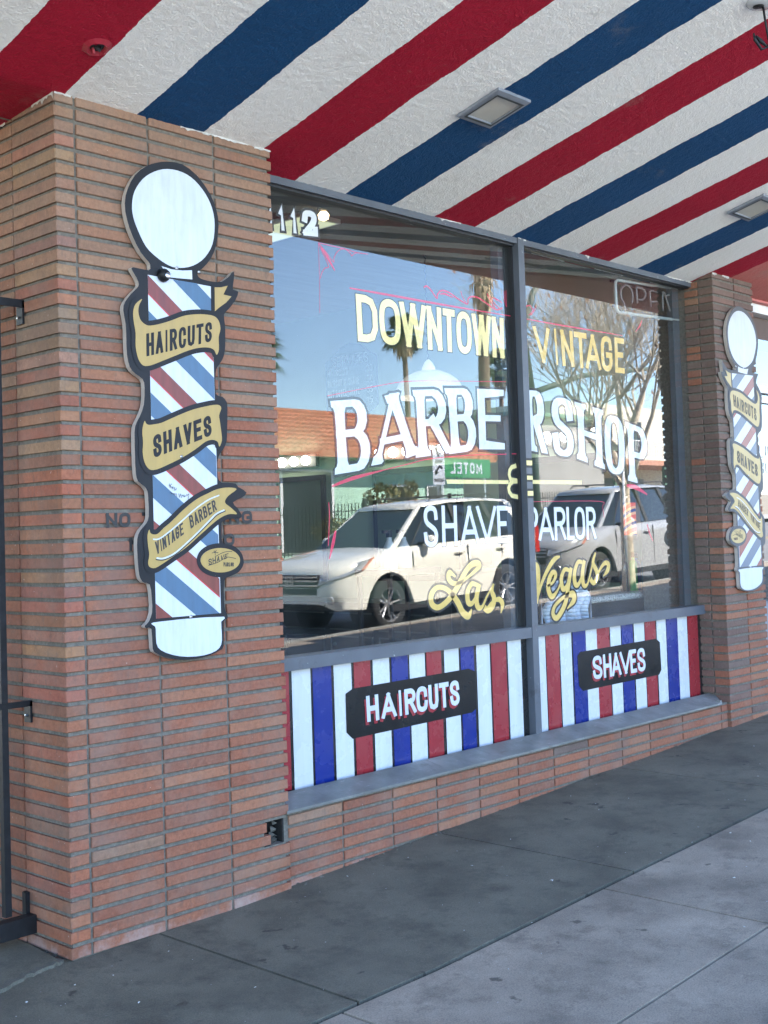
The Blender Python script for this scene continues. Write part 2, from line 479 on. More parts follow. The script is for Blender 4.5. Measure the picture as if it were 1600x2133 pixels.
# ------------------------------------------------------------------ outlines measured on the facade (metres, X and Z)
D={
'sign_outline':[[0.4901,2.9323],[0.5635,2.9361],[0.6373,2.9046],[0.6979,2.8478],[0.731,2.788],[0.7415,2.7239],[0.7258,2.6394],[0.6957,2.5806],[0.6525,2.5367],[0.6278,2.5173],[0.6306,2.4988],[0.6579,2.4916],[0.7065,2.4897],[0.749,2.4951],[0.7856,2.519],[0.8168,2.5468],[0.814,2.5089],[0.809,2.4707],[0.8379,2.4665],[0.8183,2.4266],[0.7808,2.3866],[0.7572,2.3638],[0.7614,2.3216],[0.7609,2.267],[0.757,2.2176],[0.7414,2.1782],[0.7157,2.1491],[0.705,2.1212],[0.7036,2.0402],[0.7363,2.0314],[0.7569,2.0136],[0.7622,1.984],[0.7559,1.8755],[0.7504,1.8464],[0.7338,1.8195],[0.7144,1.7998],[0.7021,1.7685],[0.7019,1.7089],[0.7198,1.6877],[0.7604,1.6833],[0.8108,1.6692],[0.8518,1.6476],[0.822,1.6257],[0.778,1.6089],[0.8012,1.5823],[0.8227,1.558],[0.8093,1.5427],[0.7555,1.5467],[0.7207,1.5375],[0.7153,1.5067],[0.7175,1.4472],[0.7643,1.4388],[0.8047,1.4161],[0.8258,1.3793],[0.8216,1.3529],[0.7951,1.3276],[0.7472,1.313],[0.7204,1.2976],[0.7177,1.2219],[0.7207,1.1838],[0.7341,1.1583],[0.7287,1.1454],[0.7135,1.138],[0.7089,1.043],[0.6873,1.0261],[0.6378,1.0118],[0.5595,1.0041],[0.4892,1.0079],[0.4207,1.0233],[0.3761,1.0435],[0.3611,1.0636],[0.3577,1.1355],[0.3345,1.1395],[0.327,1.149],[0.3463,1.1632],[0.3629,1.1979],[0.3629,1.2517],[0.3549,1.3015],[0.3285,1.3095],[0.3124,1.3259],[0.3051,1.3574],[0.3016,1.4244],[0.303,1.4735],[0.3177,1.5045],[0.3463,1.5309],[0.3582,1.5578],[0.3579,1.621],[0.3544,1.6526],[0.3393,1.6705],[0.3122,1.6883],[0.3032,1.7196],[0.3012,1.7824],[0.3014,1.8452],[0.3052,1.8941],[0.3281,1.9332],[0.3482,1.9776],[0.3533,2.0443],[0.3448,2.0744],[0.311,2.0924],[0.2869,2.116],[0.2759,2.1607],[0.2744,2.2163],[0.2731,2.277],[0.2635,2.3267],[0.2724,2.3582],[0.3011,2.3921],[0.3268,2.4157],[0.3385,2.4326],[0.328,2.4569],[0.3088,2.4826],[0.3135,2.495],[0.3859,2.4929],[0.394,2.5096],[0.3881,2.5243],[0.3498,2.5577],[0.3138,2.6141],[0.2907,2.672],[0.2819,2.732],[0.2972,2.7911],[0.3333,2.8494],[0.3852,2.8932],[0.4374,2.9176]],
'sign_globe':[[0.4892,2.903],[0.5624,2.9038],[0.6229,2.8829],[0.6766,2.8386],[0.7097,2.7844],[0.7202,2.7205],[0.7062,2.642],[0.6644,2.5816],[0.6047,2.541],[0.5367,2.5221],[0.4838,2.5245],[0.426,2.5478],[0.3758,2.5822],[0.3396,2.6387],[0.3191,2.6869],[0.3148,2.7325],[0.3283,2.7865],[0.3677,2.8404],[0.4233,2.8797]],
'sign_neck':[[0.4477,2.5169],[0.4966,2.5114],[0.5498,2.5138],[0.5972,2.5212],[0.5974,2.4849],[0.5354,2.4811],[0.4693,2.4779],[0.4571,2.5051]],
'sign_shaft':[[0.379,2.4749],[0.6903,2.4686],[0.6998,1.172],[0.3801,1.1721]],
'rows':[[572,612,"red",[2.4749,2.4011]],[612,647,"white",[2.4014,2.337]],[647,692,"blue",[2.3372,2.2545]],[784,827,"white",[2.0865,2.0079]],[827,879,"blue",[2.0081,1.9132]],[1004.5,1044,"blue",[1.6853,1.6137]],[1044,1083,"white",[1.6137,1.5432]],[1210,1250,"white",[1.3139,1.242]],[1250,1289,"red",[1.2419,1.1719]]],
'rib_haircuts':[[0.3495,2.3784],[0.3187,2.3559],[0.3067,2.3264],[0.3075,2.2908],[0.3155,2.2456],[0.314,2.1945],[0.3251,2.1495],[0.3464,2.1257],[0.3812,2.1284],[0.433,2.148],[0.499,2.1743],[0.5664,2.2011],[0.6211,2.2165],[0.6694,2.2218],[0.697,2.2151],[0.7104,2.1962],[0.7231,2.2201],[0.7234,2.2689],[0.7338,2.3025],[0.7257,2.3343],[0.7017,2.3508],[0.6532,2.3526],[0.5982,2.3466],[0.5439,2.3339],[0.4903,2.3124],[0.4375,2.2939],[0.3858,2.2808],[0.3605,2.2834],[0.339,2.2992],[0.3304,2.329],[0.3362,2.3553]],
'rib_tail':[[0.7093,2.4672],[0.7411,2.4711],[0.7785,2.4824],[0.7543,2.4438],[0.7971,2.4407],[0.7675,2.4125],[0.7275,2.3862],[0.7073,2.3703]],
'rib_shaves':[[0.3476,1.9163],[0.3374,1.8904],[0.3354,1.8649],[0.3365,1.8555],[0.3374,1.8284],[0.3348,1.7967],[0.342,1.7608],[0.3636,1.7341],[0.3974,1.7338],[0.4551,1.754],[0.526,1.7833],[0.5926,1.8178],[0.642,1.8476],[0.6791,1.856],[0.7036,1.8487],[0.7117,1.8299],[0.7257,1.8552],[0.7237,1.8887],[0.7185,1.9278],[0.7146,1.9546],[0.7268,1.9822],[0.7174,1.9952],[0.6894,1.9953],[0.6407,1.9856],[0.5858,1.9721],[0.5316,1.9535],[0.4782,1.9327],[0.4257,1.9121],[0.3935,1.9056],[0.368,1.9019],[0.3542,1.9064]],
'rib_vintage':[[0.3567,1.5074],[0.3477,1.4859],[0.3492,1.4454],[0.3539,1.4138],[0.3473,1.3826],[0.3552,1.3666],[0.3803,1.3624],[0.4204,1.379],[0.473,1.4054],[0.5324,1.4358],[0.5932,1.4761],[0.6552,1.5171],[0.6929,1.5402],[0.7308,1.5565],[0.7624,1.5624],[0.7954,1.5621],[0.7633,1.5873],[0.7326,1.609],[0.7524,1.6353],[0.7964,1.6614],[0.7535,1.6679],[0.6971,1.6613],[0.6473,1.6445],[0.5982,1.6256],[0.5556,1.6023],[0.5074,1.5702],[0.4597,1.5339],[0.4246,1.5116],[0.3955,1.4903],[0.3729,1.489],[0.3608,1.4956]],
'oval':[[0.8039,1.3762],[0.8009,1.3654],[0.7928,1.3554],[0.7801,1.3466],[0.7634,1.3396],[0.7436,1.3346],[0.7219,1.3319],[0.6992,1.3317],[0.6767,1.3338],[0.6556,1.3383],[0.6369,1.3448],[0.6214,1.353],[0.61,1.3624],[0.603,1.3728],[0.6009,1.3834],[0.6037,1.3939],[0.6113,1.4038],[0.6235,1.4124],[0.6395,1.4195],[0.6586,1.4246],[0.68,1.4276],[0.7026,1.4281],[0.7252,1.4263],[0.7468,1.4221],[0.7661,1.4157],[0.7823,1.4075],[0.7943,1.3978],[0.8017,1.3872]],
'sign_base':[[0.3582,1.1534],[0.3685,1.1589],[0.4479,1.1605],[0.5293,1.1617],[0.7148,1.1568],[0.6986,1.1381],[0.7005,1.0861],[0.6955,1.0489],[0.6688,1.0268],[0.6077,1.0145],[0.5245,1.0165],[0.4552,1.0297],[0.3989,1.0527],[0.3789,1.08],[0.3772,1.134],[0.3709,1.1457]],
'q_haircuts':[[0.3645,2.2478],[0.6911,2.3275],[0.6863,2.2481],[0.3632,2.1609]],
'q_shaves':[[0.3832,1.8608],[0.6714,1.9551],[0.6748,1.8744],[0.3839,1.7753]],
'q_vintage':[[0.381,1.4595],[0.5167,1.5322],[0.5211,1.4869],[0.3874,1.4105]],
'q_barber':[[0.5469,1.555],[0.6802,1.6209],[0.6905,1.5782],[0.5554,1.5066]],
'q_ovshave':[[0.6385,1.3859],[0.7442,1.4069],[0.7347,1.3863],[0.6413,1.3614]],
'q_ovparlor':[[0.7167,1.3717],[0.77,1.3688],[0.7694,1.3526],[0.7161,1.3547]],
'ln_white1':[[0.3724,1.4705],[0.4006,1.4712],[0.447,1.4952],[0.5062,1.5333],[0.5665,1.5744],[0.6094,1.5998],[0.6526,1.6209],[0.7037,1.6366]],
'ln_white2':[[0.3871,1.3992],[0.421,1.3971],[0.4733,1.4145],[0.5329,1.4519],[0.5938,1.4947],[0.656,1.5416],[0.6875,1.564],[0.7284,1.578]],
'ln_dark2':[[0.3824,1.3939],[0.4208,1.3912],[0.476,1.4099],[0.5369,1.4472],[0.5985,1.4909],[0.6601,1.5369],[0.6917,1.5592],[0.7345,1.5746]],
'ov_lines':[[[0.6724,1.3941],[0.7131,1.4093],[0.7445,1.4131],[0.7633,1.4121]],[[0.6388,1.3614],[0.687,1.3723],[0.7311,1.3897],[0.7562,1.3889],[0.7825,1.3832]],[[0.6576,1.4097],[0.673,1.4115],[0.6914,1.4095]],[[0.6733,1.42],[0.6756,1.3996]],[[0.6671,1.4178],[0.673,1.4129],[0.6825,1.4197]]],
'scrawl':[[[0.4557,1.6806],[0.4592,1.6646]],[[0.4672,1.6798],[0.4595,1.6724],[0.4685,1.666]],[[0.4727,1.6706],[0.4696,1.6632],[0.4783,1.6647]],[[0.4813,1.6679],[0.4809,1.6555],[0.488,1.6578],[0.49,1.6647]],[[0.4605,1.6485],[0.466,1.6416],[0.4719,1.6439]],[[0.4748,1.6449],[0.4775,1.6394],[0.4817,1.6431],[0.4833,1.6371]],[[0.4875,1.644],[0.4906,1.6311]],[[0.5003,1.6431],[0.5034,1.6279],[0.5097,1.6418],[0.5138,1.6256]],[[0.5166,1.6371],[0.5223,1.6325],[0.5202,1.6395]],[[0.526,1.6395],[0.5269,1.6302],[0.5359,1.6349]],[[0.5391,1.6418],[0.54,1.6349],[0.5498,1.6419],[0.5454,1.6172]]],
'screws':[[0.5213,2.519],[0.6326,2.519],[0.5202,1.7855],[0.5471,1.1673]],
'spot':[[0.4498,2.4806]],
'graf':{"NO":[[0.1842,1.5713],[0.2954,1.5726],[0.2923,1.5185],[0.1847,1.5177]],"T":[[0.348,1.573],[0.388,1.5727],[0.3865,1.5221],[0.3465,1.5227]],"ING":[[0.7477,1.5735],[0.9036,1.5756],[0.9029,1.5225],[0.7471,1.5233]],"N2":[[0.2859,1.4778],[0.333,1.478],[0.3316,1.4288],[0.2861,1.4293]],"O2":[[0.7446,1.4846],[0.8078,1.4843],[0.8072,1.4351],[0.7428,1.4355]]},
'q_downtown':[[1.7827,2.6096],[2.9562,2.6157],[2.9515,2.3939],[1.7891,2.3823]],
'u_downtown':[[0.0,0.12609649122807018],[0.13815789473684212,0.26864035087719296],[0.2675438596491228,0.4407894736842105],[0.4451754385964912,0.5449561403508771],[0.5548245614035088,0.6381578947368421],[0.6480263157894737,0.7554824561403509],[0.7598684210526315,0.9013157894736842],[0.9078947368421053,1.0]],
'q_vint':[[3.2264,2.6039],[4.1879,2.6192],[4.1807,2.4022],[3.2443,2.3966]],
'u_vint':[[0.0,0.16785714285714284],[0.20714285714285716,0.24464285714285713],[0.28214285714285714,0.4142857142857143],[0.425,0.5660714285714286],[0.5428571428571428,0.7214285714285714],[0.725,0.8571428571428571],[0.8875,1.0035714285714286]],
'barber':[["B",[[1.6131,2.0875],[1.8433,2.1124],[1.856,1.7762],[1.6283,1.7474]]],["A",[[1.8724,2.1242],[2.1819,2.1751],[2.1872,1.8457],[1.8716,1.7912]]],["R",[[2.198,2.1761],[2.4306,2.1951],[2.4652,1.8676],[2.2079,1.839]]],["B",[[2.4506,2.2005],[2.6638,2.2143],[2.6823,1.8879],[2.469,1.8636]]],["E",[[2.697,2.2139],[2.9324,2.2229],[2.9244,1.8992],[2.6979,1.8935]]],["R",[[3.1259,2.2353],[3.3052,2.2386],[3.3197,1.8869],[3.1363,1.9007]]],["S",[[3.3742,2.2129],[3.5974,2.2094],[3.5939,1.8718],[3.3759,1.8802]]],["H",[[3.6413,2.1951],[3.8962,2.1663],[3.8914,1.8131],[3.6431,1.8618]]],["O",[[3.9261,2.1419],[4.1467,2.1234],[4.1423,1.7765],[3.9266,1.7879]]],["P",[[4.1895,2.1018],[4.4145,2.0665],[4.4094,1.711],[4.1952,1.7418]]]],
'q_shave':[[2.2267,1.6],[2.9278,1.5956],[2.9302,1.3967],[2.2232,1.3905]],
'u_shave':[[0.0,0.16098484848484848],[0.20454545454545456,0.3787878787878788],[0.4166666666666667,0.6382575757575758],[0.6098484848484849,0.8560606060606061],[0.8636363636363636,1.0]],
'q_parlor':[[3.1265,1.5864],[3.7972,1.5847],[3.7933,1.3936],[3.127,1.3991]],
'u_parlor':[[0.0,0.12156862745098039],[0.12156862745098039,0.34705882352941175],[0.3568627450980392,0.5294117647058824],[0.5411764705882353,0.6529411764705882],[0.6607843137254902,0.8235294117647058],[0.8431372549019608,1.0]],
'n1112':[[[1.2349,2.9388],[1.2554,2.9423],[1.2572,2.8388],[1.2368,2.8377]],[[1.2937,2.9489],[1.3266,2.9581],[1.3368,2.8405],[1.3011,2.8371]],[[1.371,2.9491],[1.4046,2.9583],[1.4118,2.8391],[1.3755,2.8365]],[[1.4335,2.9531],[1.5341,2.9634],[1.5447,2.8449],[1.4452,2.8367]]],
'las':[[[[2.4633,1.2348],[2.4187,1.2574],[2.408,1.2291],[2.4418,1.2029],[2.5013,1.2041],[2.5696,1.23],[2.6325,1.2609],[2.664,1.2832],[2.6482,1.2965],[2.6002,1.2916],[2.5511,1.2601],[2.5015,1.2082],[2.4457,1.1533],[2.3781,1.108],[2.313,1.0876],[2.2674,1.1106],[2.2685,1.1549],[2.3119,1.1865],[2.3756,1.18],[2.4322,1.1458],[2.4757,1.1021],[2.5126,1.0502],[2.5582,1.0289],[2.5871,1.062]],[0.3,0.9,1,0.8,0.5,0.5,0.7,1,1,1,1,1.1,1.1,1,0.9,1.1,1.1,0.8,0.8,1,1.2,1.2,1.1,0.3]],[[[2.6417,1.183],[2.5945,1.1912],[2.5584,1.1513],[2.5596,1.1012],[2.5915,1.091],[2.6289,1.1265],[2.6581,1.1822]],[0.7,0.8,1,1.1,0.8,0.6,0.5]],[[[2.6585,1.1881],[2.6311,1.118],[2.6394,1.0712],[2.6764,1.0689],[2.7211,1.1213],[2.785,1.1818]],[1,1.1,1.1,0.6,0.4,0.4]],[[[2.7808,1.182],[2.7645,1.1444],[2.7807,1.1094],[2.767,1.0675],[2.7263,1.0446],[2.694,1.0636]],[0.4,0.9,1.1,1.1,0.9,1.1]],[[[2.7102,1.0541],[2.7682,1.0888],[2.8255,1.0982],[2.8525,1.0708],[2.8354,1.0247]],[0.4,0.5,0.9,1,0.2]]],
'vegas':[[[[3.1538,1.2735],[3.1829,1.2593],[3.1892,1.2007],[3.1715,1.1216],[3.161,1.0555]],[0.6,1.1,1.2,1.2,1]],[[[3.1611,1.0569],[3.2182,1.1629],[3.2939,1.2475],[3.3552,1.2933],[3.4084,1.3064]],[0.6,0.7,0.9,0.9,0.3]],[[[3.2769,1.1453],[3.3338,1.1683],[3.3586,1.2079],[3.3308,1.2202],[3.2934,1.1813],[3.2831,1.123],[3.3154,1.0859],[3.3693,1.1147],[3.4122,1.1683]],[0.4,0.6,0.9,0.9,1.1,1.2,1,0.5,0.4]],[[[3.4957,1.2244],[3.4495,1.2301],[3.4132,1.1831],[3.4226,1.1268],[3.4558,1.1288],[3.4967,1.1793],[3.5193,1.2348]],[0.7,0.8,1,1.1,0.8,0.6,0.5]],[[[3.5169,1.2386],[3.4839,1.1499],[3.4431,1.0398],[3.3592,0.9651],[3.318,0.9885],[3.3444,1.0347],[3.4391,1.0774],[3.5199,1.0879],[3.531,1.0534],[3.4609,1.0089]],[0.9,1.1,1.1,1,1,0.7,0.7,1.3,1.2,0.2]],[[[3.6344,1.2645],[3.5865,1.2662],[3.5484,1.2071],[3.551,1.1466],[3.5846,1.1411],[3.6296,1.196],[3.6583,1.2712]],[0.7,0.8,1,1.1,0.8,0.6,0.5]],[[[3.6558,1.2751],[3.6296,1.196],[3.639,1.1346],[3.6809,1.1402],[3.7374,1.2452],[3.7779,1.3172]],[0.9,1.1,1,0.5,0.5,0.4]],[[[3.7779,1.3172],[3.7455,1.2604],[3.7774,1.2128],[3.7859,1.1737],[3.744,1.1409],[3.7107,1.1656]],[0.4,0.9,1.1,1.1,0.9,1]],[[[3.744,1.1409],[3.8206,1.2187],[3.8733,1.2517],[3.9117,1.2425],[3.899,1.2077],[3.8489,1.1748]],[0.4,0.6,0.8,1,1,0.2]]],
'amp':[[[3.0763,1.8272],[2.9422,1.8243],[2.8965,1.793],[2.9154,1.7455],[3.0716,1.7519]],[[2.9961,1.7422],[2.9149,1.7368],[2.8834,1.6975],[2.9247,1.6587],[3.0654,1.6547]]],
'goldline':[[[2.4159,1.7315],[2.9479,1.7331],[2.9467,1.7129],[2.4238,1.7092]],[[3.1485,1.7366],[3.6609,1.7391],[3.6592,1.716],[3.1471,1.7154]]],
'pin':[[[[1.5416,2.8167],[1.5429,2.7586],[1.5421,2.6511],[1.5377,2.4899]],0.0025],[[[1.5416,2.8167],[1.629,2.8153],[1.7132,2.815],[1.7988,2.809],[1.8786,2.8122]],0.004],[[[1.5416,2.8167],[1.5955,2.7774],[1.6386,2.7406],[1.6426,2.7593],[1.6599,2.7867],[1.6867,2.8065],[1.7131,2.8136],[1.7359,2.8091],[1.7551,2.7981],[1.7659,2.7882],[1.7817,2.7996],[1.8055,2.8091]],0.004],[[[1.5416,2.8167],[1.5699,2.7715],[1.6056,2.717],[1.5796,2.7032],[1.5597,2.6803],[1.5471,2.6518]],0.004],[[[1.5583,2.7967],[1.5888,2.7697],[1.616,2.7374],[1.6465,2.7018]],0.016],[[[1.7434,2.6312],[2.0948,2.631],[2.474,2.6304],[3.0208,2.6342]],0.012],[[[1.5712,2.1077],[1.7469,2.1436],[1.954,2.1842],[2.1102,2.2107],[2.3227,2.2293],[2.9541,2.2684]],0.0035],[[[1.5829,1.6906],[1.728,1.7298],[1.9341,1.7698]],0.018],[[[1.9341,1.7698],[2.114,1.8023],[2.3019,1.8347],[2.6327,1.8611],[2.9375,1.8741]],0.005],[[[2.2902,2.7004],[2.3098,2.7111],[2.3411,2.6984],[2.3905,2.6585],[2.3981,2.6803],[2.4319,2.7028],[2.491,2.6999],[2.5566,2.678],[2.6396,2.6577],[2.6493,2.6846],[2.6806,2.7012],[2.7362,2.7017],[2.8055,2.681],[2.8901,2.6555],[2.9492,2.6709]],0.009],[[[2.4178,2.6826],[2.4574,2.6891],[2.523,2.6766]],0.011],[[[2.5899,2.7186],[2.6044,2.6879],[2.6304,2.6653]],0.006],[[[2.8158,2.7347],[2.8422,2.6984],[2.8833,2.6635]],0.008],[[[2.8368,2.7285],[2.8706,2.6929],[2.9269,2.664]],0.006],[[[2.8649,2.7169],[2.9078,2.7104],[2.9509,2.6977]],0.011],[[[2.9697,2.7666],[2.97,2.7221],[2.9824,2.6835]],0.005],[[[2.9878,2.7733],[2.9848,2.7239],[2.988,2.6797]],0.005],[[[3.1543,2.6337],[3.4754,2.6329],[3.7789,2.6349],[4.176,2.6361]],0.01],[[[3.1633,2.7027],[3.2101,2.7125],[3.2393,2.6838]],0.008],[[[3.2405,2.7023],[3.2234,2.6775],[3.1911,2.6558]],0.006],[[[3.2647,2.7141],[3.239,2.6792],[3.2097,2.6578]],0.006],[[[4.4154,2.7564],[4.383,2.7172],[4.3313,2.6763]],0.012],[[[1.5974,1.4851],[1.579,1.4296],[1.5513,1.3561]],0.02],[[[1.5584,1.616],[1.5597,1.549],[1.5465,1.4156]],0.006],[[[4.1527,1.7137],[4.2597,1.7031],[4.3901,1.6602]],0.03],[[[4.3753,1.4751],[4.4026,1.4171],[4.4386,1.3668]],0.014],[[[3.1658,1.6169],[3.8353,1.6182],[3.8688,1.5844],[3.8859,1.5215]],0.0035],[[[2.9858,1.8769],[3.0343,1.8782]],0.004]],
'bars':[[1.2462,1.2635,"r"],[1.2798,1.3955,"w"],[1.4088,1.5278,"b"],[1.5438,1.6607,"w"],[1.6764,1.7899,"r"],[1.807,1.9234,"w"],[1.9393,2.0577,"b"],[2.0693,2.1856,"w"],[2.1972,2.3119,"r"],[2.3351,2.4517,"w"],[2.4659,2.5761,"b"],[2.5966,2.7101,"w"],[2.723,2.8525,"r"],[2.8659,2.9865,"w"],[3.1339,3.2134,"w"],[3.2207,3.3461,"r"],[3.3563,3.4707,"w"],[3.4856,3.6156,"b"],[3.6189,3.7346,"w"],[3.7352,3.8694,"r"],[3.8804,3.997,"w"],[4.0057,4.1335,"b"],[4.1479,4.2679,"w"],[4.2743,4.403,"r"],[4.4159,4.5297,"w"],[4.5364,4.6722,"b"],[4.6754,4.7986,"w"],[4.804,4.9383,"r"]],
'plaque1':[[1.6154,0.7371],[1.6648,0.7553],[2.5271,0.7621],[2.5797,0.7428],[2.5797,0.554],[2.5437,0.5377],[1.6544,0.5268],[1.6149,0.5603]],
'plaque2':[[3.5246,0.7361],[3.5543,0.7564],[4.4021,0.7633],[4.4455,0.7377],[4.4513,0.5664],[4.4233,0.5392],[3.5686,0.534],[3.5292,0.5659]],
'q_p1':[[1.7485,0.7109],[2.4397,0.7152],[2.4419,0.5894],[1.7528,0.5904]],
'u_p1':[[0.0,0.12152777777777778],[0.14756944444444445,0.3003472222222222],[0.3211805555555556,0.3663194444444444],[0.390625,0.5121527777777778],[0.5173611111111112,0.6371527777777778],[0.6510416666666666,0.7586805555555556],[0.7690972222222222,0.8802083333333334],[0.890625,1.0017361111111112]],
'q_p2':[[3.6697,0.7201],[4.2534,0.7221],[4.2573,0.5797],[3.6737,0.5856]],
'u_p2':[[0.0,0.17378048780487804],[0.1951219512195122,0.3475609756097561],[0.3475609756097561,0.524390243902439],[0.5091463414634146,0.7225609756097561],[0.7073170731707317,0.8292682926829268],[0.8445121951219512,1.0060975609756098]],
'open_rect':[[4.2125,2.9969],[5.0187,3.0388],[5.0264,2.8264],[4.2141,2.7957]],
'open':[[[4.3552,2.9854],[4.3118,2.9627],[4.2906,2.9256],[4.3015,2.8875],[4.3232,2.8703],[4.3353,2.847],[4.3276,2.8066],[4.2951,2.8031],[4.2788,2.8308]],[[4.3552,2.9854],[4.4013,2.9788],[4.4318,2.9476],[4.4334,2.9079],[4.4216,2.8766]],[[4.4885,2.8843],[4.486,2.9742],[4.506,2.9868],[4.5636,2.9863],[4.5956,2.9624],[4.5834,2.9306],[4.5482,2.9138],[4.4952,2.9101]],[[4.6572,2.8782],[4.6506,2.9792],[4.6808,2.988],[4.745,2.9855]],[[4.6551,2.9136],[4.74,2.9234]],[[4.8108,2.8696],[4.8147,2.9785],[4.8407,2.9868],[4.9265,2.8511],[4.947,2.9734],[4.9122,2.9875],[4.855,2.9755]]]
}
# ------------------------------------------------------------------ lettering: brush strokes as flat ribbons
def catmull(pts, n=5, closed=False):
    out = []; L = len(pts)
    rng = range(L if closed else L - 1)
    for i in rng:
        g = lambda k: pts[k % L] if closed else pts[max(0, min(L - 1, k))]
        p0, p1, p2, p3 = g(i - 1), g(i), g(i + 1), g(i + 2)
        for s in range(n):
            t = s / n
            out.append(tuple(.5 * (2 * p1[k] + (p2[k] - p0[k]) * t + (2 * p0[k] - 5 * p1[k] + 4 * p2[k] - p3[k]) * t * t + (3 * p1[k] - p0[k] - 3 * p2[k] + p3[k]) * t ** 3) for k in range(len(p1))))
    if not closed: out.append(tuple(pts[-1]))
    return out

def ribbon(pts, wid, closed=False, ext=0.0):
    """offset a 2-D polyline to both sides; returns left and right rails"""
    n = len(pts)
    if not isinstance(wid, (list, tuple)): wid = [wid] * n
    P = [Vector(p[:2]) for p in pts]
    if ext and not closed:
        P[0] = P[0] + (P[0] - P[1]).normalized() * ext
        P[-1] = P[-1] + (P[-1] - P[-2]).normalized() * ext
    Lr, Rr = [], []
    for i in range(n):
        a = P[i - 1] if (i > 0 or closed) else None
        b = P[(i + 1) % n] if (i < n - 1 or closed) else None
        d1 = (P[i] - a).normalized() if a is not None and (P[i] - a).length > 1e-9 else None
        d2 = (b - P[i]).normalized() if b is not None and (b - P[i]).length > 1e-9 else None
        d1 = d1 if d1 is not None else d2
        d2 = d2 if d2 is not None else d1
        if d1 is None: d1 = d2 = Vector((1, 0))
        n1 = Vector((-d1.y, d1.x)); n2 = Vector((-d2.y, d2.x))
        mt = n1 + n2
        if mt.length < 1e-3: mt = n1
        mt.normalize()
        k = min(1 / max(mt.dot(n1), .3), 2.2)
        Lr.append(P[i] + mt * k * wid[i] / 2); Rr.append(P[i] - mt * k * wid[i] / 2)
    return Lr, Rr

